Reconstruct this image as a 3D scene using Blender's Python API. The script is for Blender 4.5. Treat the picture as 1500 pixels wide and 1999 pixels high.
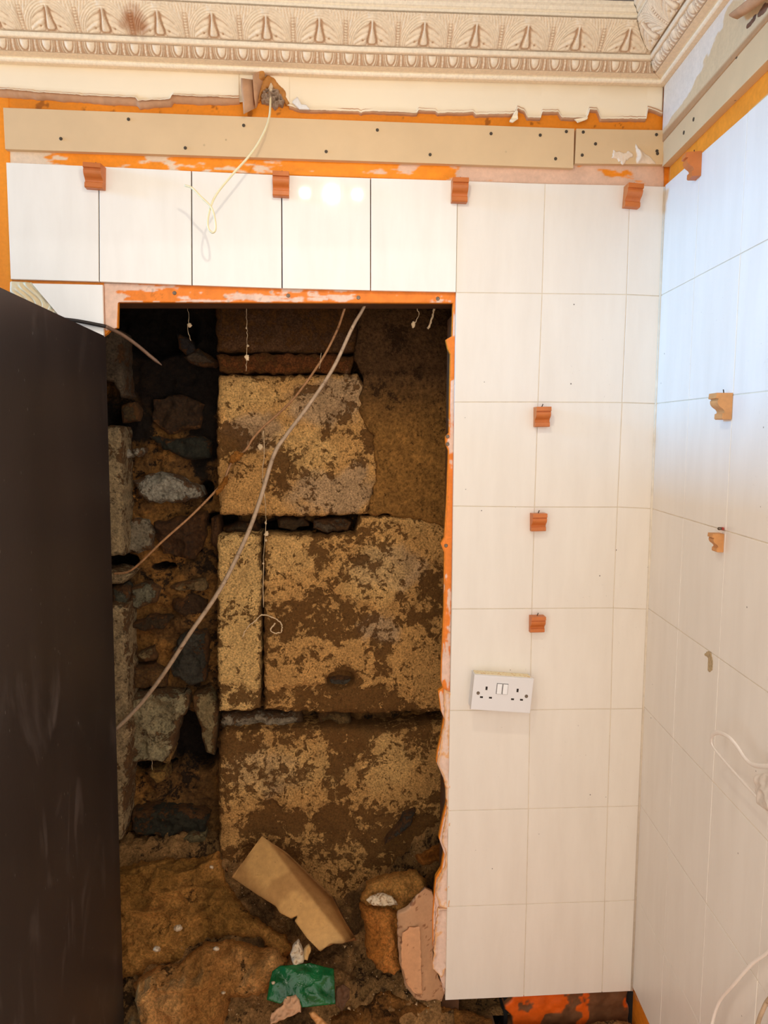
import bpy, bmesh, math, random
import numpy as np
from mathutils import Vector, Matrix, Euler

for o in list(bpy.data.objects): bpy.data.objects.remove(o)
S = bpy.context.scene
COL = S.collection

# ------------------------------------------------------------------ camera
Z0 = 2.2                                     # height of the top edge of the tiling above the floor
FPX = 1458.0
CAM = np.array([0.71868, -1.75953, -0.59948 + Z0])
CROT = (1.47715, -0.00756, -0.0707)
cd = bpy.data.cameras.new('camera'); cam = bpy.data.objects.new('camera', cd); COL.objects.link(cam)
cam.location = CAM; cam.rotation_euler = CROT
cd.sensor_fit = 'VERTICAL'; cd.sensor_height = 36.0; cd.lens = FPX * 36.0 / 1999.0
cd.clip_start = 0.02
S.camera = cam

# ------------------------------------------------------------------ light and exposure
S.view_settings.view_transform = 'Standard'; S.view_settings.look = 'None'
S.view_settings.gamma = 1.0; S.view_settings.use_curve_mapping = False
S.view_settings.exposure = 0.0
W = bpy.data.worlds.new('room_light'); S.world = W; W.use_nodes = True
W.node_tree.nodes['Background'].inputs[0].default_value = (1.0, 0.93, 0.85, 1)
W.node_tree.nodes['Background'].inputs[1].default_value = 1.75

def area(name, loc, target, sx, sy, power, color):
    L = bpy.data.lights.new(name, 'AREA'); L.shape = 'RECTANGLE'; L.size = sx; L.size_y = sy
    L.energy = power; L.color = color
    o = bpy.data.objects.new(name, L); COL.objects.link(o); o.location = loc
    o.rotation_euler = (Vector(target) - Vector(loc)).to_track_quat('-Z', 'Y').to_euler()
    return o
# three small spots of the ceiling fitting above the camera
for k in (-1, 0, 1):
    L = bpy.data.lights.new('ceiling_spot', 'SPOT'); L.energy = 12.5 if k == 0 else 1.2; L.shadow_soft_size = 0.012; L.color = (1.0, 0.92, 0.76)
    L.spot_size = math.radians(140); L.spot_blend = 1.0
    o = bpy.data.objects.new('ceiling_spot', L); COL.objects.link(o)
    o.location = (0.72 + 0.09 * k, -0.88, 0.24 + Z0)
    o.rotation_euler = (Vector((0.75, 0, Z0 - 1.25)) - o.location).to_track_quat('-Z', 'Y').to_euler()
# cool daylight from a high window far to the left
area('window_daylight', (-4.5, -0.50, Z0 + 0.55), (1.5, -0.45, Z0 - 0.30), 0.9, 0.8, 330.0, (0.03, 0.42, 0.92))

# ------------------------------------------------------------------ projection helpers
RM = np.array(Euler(CROT, 'XYZ').to_matrix())
def ray(px, py): return RM @ np.array([(px - 750) / FPX, -(py - 999.5) / FPX, -1.0])
def hit(px, py, O, n):
    d = ray(px, py); return CAM + d * (((np.array(O) - CAM) @ n) / (d @ n))
AN = -0.083739; XC = 1.4985
RD = np.array([math.sin(AN), -math.cos(AN), 0.0])      # along the right wall, towards the room
RN = np.array([-math.cos(AN), -math.sin(AN), 0.0])     # out of the right wall
UP = np.array([0.0, 0.0, 1.0])
class Frame:
    def __init__(s, O, ex, ez, n): s.O, s.ex, s.ez, s.n = [np.array(q, float) for q in (O, ex, ez, n)]
    def uv(s, px, py):
        P = hit(px, py, s.O, s.n) - s.O; return (P @ s.ex, P @ s.ez)
    def pts(s, l): return [s.uv(*q) for q in l]
    def w(s, uv, h=0.0):
        uv = np.asarray(uv, float)
        h = np.asarray(h, float)
        return s.O + uv[..., 0:1] * s.ex + uv[..., 1:2] * s.ez + h[..., None] * s.n
def FB(y): return Frame((0, y, Z0), (1, 0, 0), (0, 0, 1), (0, -1, 0))          # plane parallel to the back wall
def FR(off): return Frame(np.array([XC, 0, Z0]) + RN * off, RD, UP, RN)         # plane parallel to the right wall
def FT(px, py, y, tilt, yaw=0.0):                                               # leaning plane through a point at depth y
    O = hit(px, py, (0, y, 0), np.array([0, -1.0, 0]))
    n = np.array([math.sin(yaw) * math.cos(tilt), -math.cos(yaw) * math.cos(tilt), math.sin(tilt)])
    ex = np.array([math.cos(yaw), math.sin(yaw), 0]); ez = np.cross(ex, n) * -1
    ez = np.cross(n, ex); return Frame(O, ex, ez, n)

def lin(c):
    c = np.asarray(c, float) / 255.0
    return np.where(c <= 0.04045, c / 12.92, ((c + 0.055) / 1.055) ** 2.4)

# ------------------------------------------------------------------ numpy noise
_r = np.random.RandomState(7); _perm = _r.permutation(512); _perm = np.concatenate([_perm, _perm, _perm]); _val = _r.rand(512)
def vnoise(P):
    I = np.floor(P).astype(int); F = P - I; F = F * F * (3 - 2 * F); I = I & 511
    def h(a, b, c): return _val[_perm[(_perm[(_perm[(I[:, 0] + a) & 511] + I[:, 1] + b) & 511] + I[:, 2] + c) & 511]]
    x0 = h(0,0,0)*(1-F[:,0]) + h(1,0,0)*F[:,0]; x1 = h(0,1,0)*(1-F[:,0]) + h(1,1,0)*F[:,0]
    x2 = h(0,0,1)*(1-F[:,0]) + h(1,0,1)*F[:,0]; x3 = h(0,1,1)*(1-F[:,0]) + h(1,1,1)*F[:,0]
    y0 = x0*(1-F[:,1]) + x1*F[:,1]; y1 = x2*(1-F[:,1]) + x3*F[:,1]
    return y0*(1-F[:,2]) + y1*F[:,2]
def fbm(P, s, octv=4, seed=0, gain=0.5):
    P = np.asarray(P, float); sc = np.asarray(s, float); t = 0; a = 1; m = 0
    for k in range(octv):
        t = t + a * vnoise(P * sc * (2.03 ** k) + seed * 17.3 + k * 5.1); m += a; a *= gain
    return t / m                                        # 0..1, mean .5
def ridg(P, s, octv=4, seed=0): return 1 - np.abs(fbm(P, s, octv, seed) * 2 - 1) * 2
def sm(x, a, b):
    t = np.clip((x - a) / (b - a), 0, 1); return t * t * (3 - 2 * t)

def sdf(pts, poly):
    """signed distance, + inside"""
    pts = np.asarray(pts, float); poly = np.asarray(poly, float); n = len(poly)
    d = np.full(len(pts), 1e9); ins = np.zeros(len(pts), bool); near = pts.copy()
    for i in range(n):
        a = poly[i]; b = poly[(i + 1) % n]; e = b - a; w = pts - a
        t = np.clip((w @ e) / max(e @ e, 1e-12), 0, 1); q = a + t[:, None] * e; dd = np.linalg.norm(pts - q, axis=1)
        m = dd < d; d[m] = dd[m]; near[m] = q[m]
        c = (a[1] > pts[:, 1]) != (b[1] > pts[:, 1])
        xx = (b[0] - a[0]) * (pts[:, 1] - a[1]) / (b[1] - a[1] + 1e-15) + a[0]
        ins ^= c & (pts[:, 0] < xx)
    return np.where(ins, d, -d), near
def rough(poly, step, amp, seed=0):
    """ragged outline"""
    rnd = random.Random(seed); out = []
    n = len(poly)
    for i in range(n):
        a = np.array(poly[i], float); b = np.array(poly[(i + 1) % n], float); L = np.linalg.norm(b - a); k = max(1, int(L / step))
        e = (b - a) / max(L, 1e-9); nn = np.array([-e[1], e[0]])
        for j in range(k):
            q = a + (b - a) * j / k
            out.append(q + nn * rnd.uniform(-amp, amp) + e * rnd.uniform(-amp, amp) * 0.5)
    return out

# ------------------------------------------------------------------ object helpers
def setp(o, label=None, cat=None, group=None, kind=None):
    if label: o['label'] = label
    if cat: o['category'] = cat
    if group: o['group'] = group
    if kind: o['kind'] = kind
    return o
def empty(name, loc, label, cat, group=None):
    o = bpy.data.objects.new(name, None); COL.objects.link(o); o.location = loc; o.empty_display_size = 0.02
    return setp(o, label, cat, group)
def link(name, me, parent=None, mat=None):
    o = bpy.data.objects.new(name, me); COL.objects.link(o)
    if mat is not None and not me.materials: me.materials.append(mat)
    if parent is not None:
        o.parent = parent
        if parent.type == 'EMPTY' or parent.location.length > 0: o.matrix_parent_inverse = Matrix.Translation(parent.location).inverted() if parent.rotation_euler[2] == 0 else parent.matrix_basis.inverted()
    return o
def mesh(name, V, F, mat=None, parent=None, col=None, smooth=True, dk=None):
    me = bpy.data.meshes.new(name); V = np.asarray(V, float)
    if isinstance(F, np.ndarray):
        k = F.shape[1]
        me.vertices.add(len(V)); me.vertices.foreach_set('co', V.ravel())
        me.loops.add(F.size); me.loops.foreach_set('vertex_index', F.ravel().astype(np.int32))
        me.polygons.add(len(F)); me.polygons.foreach_set('loop_start', np.arange(0, F.size, k, dtype=np.int32))
        me.update(calc_edges=True)
    else:
        me.from_pydata([tuple(v) for v in V], [], F); me.update()
    me.validate()
    if smooth: me.polygons.foreach_set('use_smooth', np.ones(len(me.polygons), bool))
    if col is not None:
        at = me.color_attributes.new('Col', 'FLOAT_COLOR', 'POINT')
        c = np.ones((len(V), 4)); c[:, :3] = col; at.data.foreach_set('color', c.ravel())
    if dk is not None:
        at = me.attributes.new('Dk', 'FLOAT', 'POINT'); at.data.foreach_set('value', np.asarray(dk, np.float32))
    return link(name, me, parent, mat)

def inflate(name, fr, poly, cell, thick, rim, mat, parent=None, colf=None, disp=None, back=0.0, base=0.0):
    """solid with outline poly (frame coordinates), a domed front and a skirt running back"""
    poly = np.asarray(poly, float); lo = poly.min(0) - cell; hi = poly.max(0) + cell
    nx = int((hi[0] - lo[0]) / cell) + 2; ny = int((hi[1] - lo[1]) / cell) + 2
    gx = lo[0] + np.arange(nx) * cell; gy = lo[1] + np.arange(ny) * cell
    G = np.stack(np.meshgrid(gx, gy, indexing='xy'), -1).reshape(-1, 2)
    d, near = sdf(G, poly); D = d.reshape(ny, nx)
    ins = D > 0
    q = ins[:-1, :-1].astype(int) + ins[1:, :-1] + ins[:-1, 1:] + ins[1:, 1:]
    # keep cells whose outside corners lie close to the outline
    ok = (q >= 2) & (np.minimum.reduce([D[:-1, :-1], D[1:, :-1], D[:-1, 1:], D[1:, 1:]]) > -cell * 1.1)
    jy, jx = np.nonzero(ok); a = jy * nx + jx
    F = np.stack([a, a + 1, a + nx + 1, a + nx], 1)
    used = np.unique(F); mp = -np.ones(nx * ny, int); mp[used] = np.arange(len(used)); F = mp[F]
    UV = G[used].copy(); du = d[used]; out = du < 0
    UV[out] = near[used][out]; du = np.maximum(du, 0)
    # snap edge vertices that sit just inside
    e1 = np.concatenate([F[:, [0, 1]], F[:, [1, 2]], F[:, [2, 3]], F[:, [3, 0]]])
    key = np.sort(e1, 1); kk = key[:, 0] * (len(used) + 1) + key[:, 1]
    u, inv, cnt = np.unique(kk, return_inverse=True, return_counts=True)
    be = e1[cnt[inv] == 1]
    bv = np.unique(be)
    UV[bv] = np.where((d[used][bv] < cell * 0.9)[:, None], near[used][bv], UV[bv]); du[bv] = np.where(d[used][bv] < cell * .9, 0, du[bv])
    r = np.clip(du / max(rim, 1e-6), 0, 1)
    H = base + thick * np.sqrt(np.clip(1 - (1 - r) ** 2, 0, 1))
    W3 = fr.w(UV, np.zeros(len(UV)))
    if disp is not None: H = H + disp(W3, du, UV)
    V = fr.w(UV, H)
    col = colf(W3, du, UV, H) if colf is not None else None; dk = None
    if isinstance(col, tuple): col, dk = col
    if back > 0:
        nb = len(bv); m2 = -np.ones(len(V), int); m2[bv] = len(V) + np.arange(nb)
        VB = fr.w(UV[bv], np.full(nb, -back)); V = np.concatenate([V, VB])
        F = np.concatenate([F, np.stack([be[:, 1], be[:, 0], m2[be[:, 0]], m2[be[:, 1]]], 1)])
        if col is not None: col = np.concatenate([col, col[bv]])
        if dk is not None: dk = np.concatenate([dk, dk[bv]])
    return mesh(name, V, F, mat, parent, col, dk=dk)

def plate(name, fr, poly, h0, h1, mat, parent=None, bev=0.0, smooth=False):
    """flat extruded polygon between heights h0 (back) and h1 (front) of a frame"""
    bm = bmesh.new(); n = len(poly)
    P = np.asarray(poly, float)
    ar = sum(P[i][0] * P[(i + 1) % n][1] - P[(i + 1) % n][0] * P[i][1] for i in range(n))
    if ar < 0: P = P[::-1]
    A = [bm.verts.new(fr.w(q, np.array(h0)).ravel()) for q in P]; B = [bm.verts.new(fr.w(q, np.array(h1)).ravel()) for q in P]
    bm.faces.new(list(reversed(A))); top = bm.faces.new(B)
    for i in range(n): bm.faces.new((A[i], A[(i + 1) % n], B[(i + 1) % n], B[i]))
    if bev > 0: bmesh.ops.bevel(bm, geom=list(top.edges), offset=bev, segments=2, affect='EDGES', profile=0.6)
    bmesh.ops.recalc_face_normals(bm, faces=bm.faces)
    bmesh.ops.triangulate(bm, faces=[f for f in bm.faces if len(f.verts) > 4])
    me = bpy.data.meshes.new(name); bm.to_mesh(me); bm.free()
    return link(name, me, parent, mat)

def catmull(P, sub=8):
    P = [np.array(q, float) for q in P]; P = [2 * P[0] - P[1]] + P + [2 * P[-1] - P[-2]]; out = []
    for i in range(1, len(P) - 2):
        for k in range(sub):
            t = k / sub; a, b, c, d = P[i - 1:i + 3]
            out.append(0.5 * (2 * b + (c - a) * t + (2 * a - 5 * b + 4 * c - d) * t * t + (3 * b - a - 3 * c + d) * t ** 3))
    out.append(P[-2]); return out
def tube(name, P, r, mat, parent=None, sub=8, seg=10, flat=1.0, rad=None):
    Q = catmull(P, sub) if sub > 1 else [np.array(q, float) for q in P]
    n = len(Q); V = []; F = []; pn = None
    for i, q in enumerate(Q):
        t = Q[min(i + 1, n - 1)] - Q[max(i - 1, 0)]; t = t / (np.linalg.norm(t) + 1e-12)
        if pn is None:
            pn = np.cross(t, [0, -1.0, 0]); 
            if np.linalg.norm(pn) < .1: pn = np.cross(t, [1.0, 0, 0])
        pn = pn - t * (pn @ t); pn /= np.linalg.norm(pn); b = np.cross(t, pn)
        rr = r if rad is None else rad(i / (n - 1)) * r
        for k in range(seg):
            a = 2 * math.pi * k / seg; V.append(q + rr * (math.cos(a) * pn + flat * math.sin(a) * b))
    for i in range(n - 1):
        for k in range(seg):
            k2 = (k + 1) % seg; F.append((i * seg + k, i * seg + k2, (i + 1) * seg + k2, (i + 1) * seg + k))
    F.append(tuple(range(seg - 1, -1, -1))); F.append(tuple(range((n - 1) * seg, n * seg)))
    return mesh(name, V, F, mat, parent)
def joinbm(name, parts, mat, parent=None):
    V = []; F = []
    for v, f in parts:
        k = len(V); V += [tuple(q) for q in v]; F += [tuple(i + k for i in g) for g in f]
    return mesh(name, V, F, mat, parent, smooth=False)

# ------------------------------------------------------------------ materials
def new_mat(name):
    m = bpy.data.materials.new(name); m.use_nodes = True; nt = m.node_tree
    return m, nt, nt.nodes['Principled BSDF']
def coords(nt, scale=(1, 1, 1)):
    g = nt.nodes.new('ShaderNodeNewGeometry'); mp = nt.nodes.new('ShaderNodeMapping'); mp.inputs['Scale'].default_value = scale
    nt.links.new(g.outputs['Position'], mp.inputs['Vector']); return mp.outputs[0]
def noise(nt, v, s, det=4, rough_=0.5, dist=0.0):
    n = nt.nodes.new('ShaderNodeTexNoise'); n.inputs['Scale'].default_value = s; n.inputs['Detail'].default_value = det
    n.inputs['Roughness'].default_value = rough_; n.inputs['Distortion'].default_value = dist; nt.links.new(v, n.inputs['Vector']); return n.outputs[0]
def ramp(nt, f, a, b, ca=0.0, cb=1.0):
    r = nt.nodes.new('ShaderNodeMapRange'); r.inputs[1].default_value = a; r.inputs[2].default_value = b; r.inputs[3].default_value = ca; r.inputs[4].default_value = cb
    nt.links.new(f, r.inputs[0]); return r.outputs[0]
def mixc(nt, f, a, b, mode='MIX'):
    m = nt.nodes.new('ShaderNodeMix'); m.data_type = 'RGBA'; m.blend_type = mode
    for s, x in ((m.inputs[0], f), (m.inputs[6], a), (m.inputs[7], b)):
        if isinstance(x, (int, float)): s.default_value = x
        elif isinstance(x, (tuple, list, np.ndarray)): s.default_value = (*[float(q) for q in x[:3]], 1)
        else: nt.links.new(x, s)
    return m.outputs[2]
def bump(nt, bs, h, strength, dist):
    b = nt.nodes.new('ShaderNodeBump'); b.inputs['Strength'].default_value = strength; b.inputs['Distance'].default_value = dist
    nt.links.new(h, b.inputs['Height']); nt.links.new(b.outputs[0], bs.inputs['Normal'])
def simple(name, c, r=0.5, var=0.12, vs=12.0, bstr=0.0, bdist=0.001, bs=60.0, metallic=0.0, c2=None, th=(0.5, 0.6), spots=0.0):
    m, nt, b = new_mat(name); v = coords(nt); c = lin(c)
    n = noise(nt, v, vs, 5, 0.6)
    base = mixc(nt, ramp(nt, n, 0.3, 0.7), tuple(c * (1 - var)), tuple(np.minimum(c * (1 + var), 1)))
    if c2 is not None:
        n2 = noise(nt, v, vs * 1.7, 6, 0.65, 0.4); base = mixc(nt, ramp(nt, n2, *th), base, tuple(lin(c2)))
    if spots > 0:
        vo = nt.nodes.new('ShaderNodeTexVoronoi'); vo.inputs['Scale'].default_value = 22; nt.links.new(v, vo.inputs['Vector'])
        f = ramp(nt, vo.outputs['Distance'], 0.035, 0.075, spots, 0.0)
        g = ramp(nt, noise(nt, v, 5.0, 2), 0.5, 0.62)
        mm = nt.nodes.new('ShaderNodeMath'); mm.operation = 'MULTIPLY'; nt.links.new(f, mm.inputs[0]); nt.links.new(g, mm.inputs[1])
        base = mixc(nt, mm.outputs[0], base, tuple(lin((70, 50, 35))))
    nt.links.new(base, b.inputs['Base Color']); b.inputs['Roughness'].default_value = r; b.inputs['Metallic'].default_value = metallic
    if bstr > 0: bump(nt, b, noise(nt, v, bs, 6, 0.6), bstr, bdist)
    return m
def vcmat(name, r=0.9, fine=220.0, var=0.5, bstr=0.6, bdist=0.003, speck=None, spec=0.3, dark=None):
    """vertex colour (pigment) times fine grain"""
    m, nt, b = new_mat(name); v = coords(nt)
    a = nt.nodes.new('ShaderNodeAttribute'); a.attribute_name = 'Col'
    n = noise(nt, v, fine, 8, 0.72)
    g = nt.nodes.new('ShaderNodeCombineColor'); f = ramp(nt, n, 0.3, 0.7, 1 - var, 1 + var)
    for k in range(3): nt.links.new(f, g.inputs[k])
    base = mixc(nt, 1.0, a.outputs['Color'], g.outputs[0], 'MULTIPLY')
    if speck:
        n2 = noise(nt, v, speck[0], 7, 0.7, 0.3); base = mixc(nt, ramp(nt, n2, speck[1], speck[2], 0, speck[4]), base, tuple(lin(speck[3])))
    if dark:                                            # second pigment (dirt, peeled skin) with a crisp ragged border
        a2 = nt.nodes.new('ShaderNodeAttribute'); a2.attribute_name = 'Dk'
        w = noise(nt, v, dark[1], 9, 0.68, 0.6); n4 = noise(nt, v, dark[1] * 4.5, 6, 0.7)
        ad = nt.nodes.new('ShaderNodeMath'); ad.operation = 'ADD'; nt.links.new(a2.outputs['Fac'], ad.inputs[0]); nt.links.new(ramp(nt, w, 0.2, 0.8, -dark[2], dark[2]), ad.inputs[1])
        n6 = noise(nt, v, 95, 5, 0.75); ad2 = nt.nodes.new('ShaderNodeMath'); ad2.operation = 'ADD'; nt.links.new(ad.outputs[0], ad2.inputs[0]); nt.links.new(ramp(nt, n6, 0.25, 0.75, -.42, .42), ad2.inputs[1])
        mk = ramp(nt, ad2.outputs[0], 0.46, 0.60, 0, .88)
        dc = mixc(nt, ramp(nt, n4, .35, .65), tuple(lin(dark[0]) * .5), tuple(lin(dark[0]) * 1.35))
        base = mixc(nt, mk, base, dc)
        hs = nt.nodes.new('ShaderNodeMath'); hs.operation = 'SUBTRACT'; nt.links.new(n, hs.inputs[0]); nt.links.new(ramp(nt, mk, 0, 1, 0, .45), hs.inputs[1]); n = hs.outputs[0]
    nt.links.new(base, b.inputs['Base Color']); b.inputs['Roughness'].default_value = r; b.inputs['Specular IOR Level'].default_value = spec
    bump(nt, b, n, bstr, bdist); return m

M = {}
def tile_mat(name, c, r, dirt, wob):
    m, nt, b = new_mat(name); v = coords(nt, (1, 1, 1)); c = lin(c)
    vs = coords(nt, (9, 9, 1.6))
    n = noise(nt, vs, 2.2, 5, 0.6)
    base = mixc(nt, ramp(nt, n, 0.35, 0.75), tuple(c), tuple(c * np.array([.93, .92, .91])))
    if dirt > 0:
        n2 = noise(nt, v, 3.1, 3); n3 = noise(nt, v, 95, 4, 0.7)
        mm = nt.nodes.new('ShaderNodeMath'); mm.operation = 'MULTIPLY'
        nt.links.new(ramp(nt, n2, 0.5, 0.7), mm.inputs[0]); nt.links.new(ramp(nt, n3, 0.66, 0.72, 0, dirt), mm.inputs[1])
        base = mixc(nt, mm.outputs[0], base, tuple(lin((95, 75, 60))))
        vo = nt.nodes.new('ShaderNodeTexVoronoi'); vo.inputs['Scale'].default_value = 24; nt.links.new(v, vo.inputs['Vector'])
        cs = nt.nodes.new('ShaderNodeSeparateColor'); nt.links.new(vo.outputs['Color'], cs.inputs[0])
        m2 = nt.nodes.new('ShaderNodeMath'); m2.operation = 'MULTIPLY'
        nt.links.new(ramp(nt, vo.outputs['Distance'], 0.025, 0.05, 1, 0), m2.inputs[0]); nt.links.new(ramp(nt, cs.outputs[0], 0.78, 0.8), m2.inputs[1])
        base = mixc(nt, m2.outputs[0], base, tuple(lin((80, 62, 50))))
    nt.links.new(base, b.inputs['Base Color']); b.inputs['Roughness'].default_value = r
    bump(nt, b, noise(nt, vs, 3.5, 4), wob, 0.004); return m
M['tile_new'] = tile_mat('glazed_white_tile', (249, 244, 234), 0.06, 0.0, 0.03)
M['tile_old'] = tile_mat('painted_white_tile', (242, 233, 220), 0.38, 0.6, 0.10)
M['tile_right'] = tile_mat('painted_tile_side_wall', (240, 233, 224), 0.36, 0.3, 0.10)
M['grout'] = simple('cream_grout', (226, 212, 190), 0.8, 0.1, 40, 0.4, 0.001, 200)
def paint_mat(name, orange, plaster, lo, hi, stretch=(1, 1, 4)):
    m, nt, b = new_mat(name); v = coords(nt, stretch)
    n = noise(nt, v, 9, 7, 0.62, 0.5); n2 = noise(nt, v, 45, 6, 0.7)
    p = mixc(nt, ramp(nt, n2, 0.35, 0.65), tuple(lin(plaster)), tuple(lin(plaster) * .75))
    o = mixc(nt, ramp(nt, n2, 0.3, 0.75), tuple(lin(orange)), tuple(lin(orange) * np.array([.72, .6, .5])))
    nt.links.new(mixc(nt, ramp(nt, n, lo, hi), o, p), b.inputs['Base Color'])
    b.inputs['Roughness'].default_value = 0.6; bump(nt, b, n, 0.5, 0.002); return m
M['paint'] = paint_mat('orange_painted_wall', (244, 146, 26), (222, 188, 160), 0.62, 0.68, (1, 1, 2.5))
M['paint_edge'] = paint_mat('orange_edge_with_plaster', (240, 118, 34), (232, 196, 172), 0.47, 0.56, (1, 1, 1.2))
M['paint_edge_v'] = paint_mat('orange_vertical_edge', (240, 118, 34), (226, 190, 168), 0.50, 0.58, (4, 1, 0.8))
M['skin'] = vcmat('painted_band', 0.55, 120, 0.08, 0.25, 0.001)
M['board'] = simple('plasterboard_face', (222, 190, 146), 0.7, 0.05, 8, 0.15, 0.0006, 300, spots=0.5)
M['board_r'] = simple('plasterboard_side', (218, 186, 142), 0.7, 0.06, 8, 0.15, 0.0006, 300, spots=0.8)
M['gypsum'] = simple('gypsum_edge', (210, 180, 165), 0.9, 0.1, 50, 0.5, 0.001, 200)
M['frieze'] = simple('cream_wallpaper', (252, 236, 206), 0.6, 0.02, 6, 0.05, 0.001, 100)
M['papertorn'] = simple('torn_paper_back', (196, 150, 112), 0.85, 0.12, 40, 0.3, 0.001, 200)
M['paperwhite'] = simple('white_painted_paper', (232, 226, 218), 0.6, 0.05, 15, 0.1, 0.001, 100)
M['cornice'] = vcmat('painted_cornice', 0.6, 140, 0.12, 0.25, 0.001, (60, 0.66, 0.72, (120, 85, 60), 0.35))
def stain(m, centre, rad):
    nt = m.node_tree; b = nt.nodes['Principled BSDF']; src = b.inputs['Base Color'].links[0].from_socket
    g = nt.nodes.new('ShaderNodeNewGeometry'); d = nt.nodes.new('ShaderNodeVectorMath'); d.operation = 'DISTANCE'; d.inputs[1].default_value = centre
    nt.links.new(g.outputs['Position'], d.inputs[0]); n = noise(nt, g.outputs['Position'], 60, 4)
    ad = nt.nodes.new('ShaderNodeMath'); ad.operation = 'MULTIPLY_ADD'; nt.links.new(n, ad.inputs[0]); ad.inputs[1].default_value = rad; nt.links.new(d.outputs['Value'], ad.inputs[2])
    nt.links.new(mixc(nt, ramp(nt, ad.outputs[0], rad * .9, rad * 1.5, .75, 0), src, tuple(lin((170, 100, 40)))), b.inputs['Base Color'])
stain(M['cornice'], tuple(hit(262, 42, (0, -.075, 0), np.array([0, -1., 0]))), .035)
M['ceiling'] = simple('grey_ceiling_paint', (190, 182, 178), 0.8, 0.08, 6)
M['stone'] = vcmat('dressed_sandstone', 0.93, 210, 0.75, 0.9, 0.004, (85, 0.58, 0.64, (62, 40, 20), 0.75), 0.15, ((92, 58, 24), 34, .85))
M['render'] = vcmat('rough_render', 0.95, 115, 0.70, 1.0, 0.012, (80, .58, .66, (52, 32, 14), .7), 0.15, ((70, 44, 20), 22, .7))
M['rubble'] = vcmat('rubble_and_earth', 0.9, 120, 0.65, 1.0, 0.008, (40, 0.62, 0.70, (22, 15, 9), 0.8), 0.25, ((30, 20, 11), 20, .8))
M['rock'] = vcmat('rubble_stone', 0.8, 150, 0.6, 1.0, 0.006, (60, 0.56, 0.62, (45, 34, 24), 0.6), 0.3, ((96, 60, 24), 24, .8))
M['wool'] = vcmat('mineral_wool', 0.95, 150, 0.62, 1.0, 0.012, (110, 0.62, 0.70, (60, 38, 16), 0.6), 0.1, ((66, 44, 22), 13, .75))
M['debris'] = vcmat('loose_debris', 0.9, 160, 0.65, 1.0, 0.012, (150, 0.64, 0.68, (190, 150, 105), 0.6), 0.2, ((58, 38, 20), 18, .8))
M['card'] = vcmat('old_cardboard', 0.75, 60, 0.14, 0.25, 0.001, (45, 0.62, 0.7, (120, 80, 40), 0.5), 0.3)
M['black_void'] = simple('void_black', (14, 10, 8), 0.9, 0.2, 20, 0.5, 0.003, 80)  # near-black that stands in for the unlit depth of the cavity
M['timber'] = simple('old_dark_timber', (92, 58, 30), 0.8, 0.25, 25, 0.5, 0.002, 80)
M['wood'] = simple('stained_softwood', (200, 112, 50), 0.45, 0.12, 30, 0.15, 0.0006, 120)
M['wood_raw'] = simple('sawn_softwood', (208, 146, 86), 0.6, 0.12, 60, 0.2, 0.0006, 150)
M['white_plastic'] = simple('white_plastic', (232, 228, 226), 0.3, 0.02, 10)
M['switch_plastic'] = simple('bright_white_plastic', (246, 244, 242), 0.25, 0.01, 10)
M['slot'] = simple('dark_socket_slot', (40, 28, 22), 0.8, 0.1, 10)
M['screw'] = simple('dull_steel_screw', (120, 105, 90), 0.45, 0.2, 200, metallic=0.7)
M['screw_dark'] = simple('dark_drywall_screw', (78, 66, 52), 0.5, 0.2, 200, metallic=0.3)
M['cable_white'] = simple('dusty_cream_cable', (218, 196, 160), 0.5, 0.1, 60)
M['cable_cream'] = simple('cream_cable', (236, 222, 178), 0.45, 0.06, 60)
M['cable_grey'] = simple('dirty_grey_cable', (186, 158, 128), 0.6, 0.2, 50, c2=(120, 88, 56), th=(0.58, 0.68))
M['cable_brown'] = simple('rusty_thin_cable', (176, 128, 84), 0.6, 0.25, 50, c2=(110, 70, 36), th=(0.55, 0.66))
M['cable_black'] = simple('black_rubber_cable', (38, 30, 26), 0.5, 0.2, 30)
M['cable_worn'] = simple('worn_brown_cable_end', (120, 92, 72), 0.5, 0.2, 60)
M['cable_bright'] = simple('white_cable', (238, 228, 218), 0.35, 0.03, 60)
M['wrap'] = simple('dusty_plastic_wrap', (212, 198, 184), 0.3, 0.1, 30, 0.4, 0.004, 60)
M['web'] = simple('cobweb_and_dust', (222, 192, 150), 0.9, 0.2, 100)
M['plaster_white'] = simple('broken_white_plaster', (224, 200, 166), 0.9, 0.15, 60, 1.0, 0.006, 110, c2=(160, 124, 88), th=(0.54, 0.60))
M['rim_brown'] = simple('torn_brown_board_core', (190, 128, 62), 0.9, 0.2, 60, 0.8, 0.003, 150)
M['red_plug'] = simple('red_wall_plug', (190, 70, 60), 0.5, 0.05, 50)
def green_mat():
    m, nt, b = new_mat('green_plastic_sheet'); v = coords(nt)
    n = noise(nt, v, 18, 4); nt.links.new(mixc(nt, ramp(nt, n, .3, .7), tuple(lin((12, 74, 36))), tuple(lin((24, 108, 56)))), b.inputs['Base Color'])
    b.inputs['Roughness'].default_value = 0.24; bump(nt, b, noise(nt, v, 34, 3, 0.5, 0.2), 0.8, 0.010); return m
M['green'] = green_mat()
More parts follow.
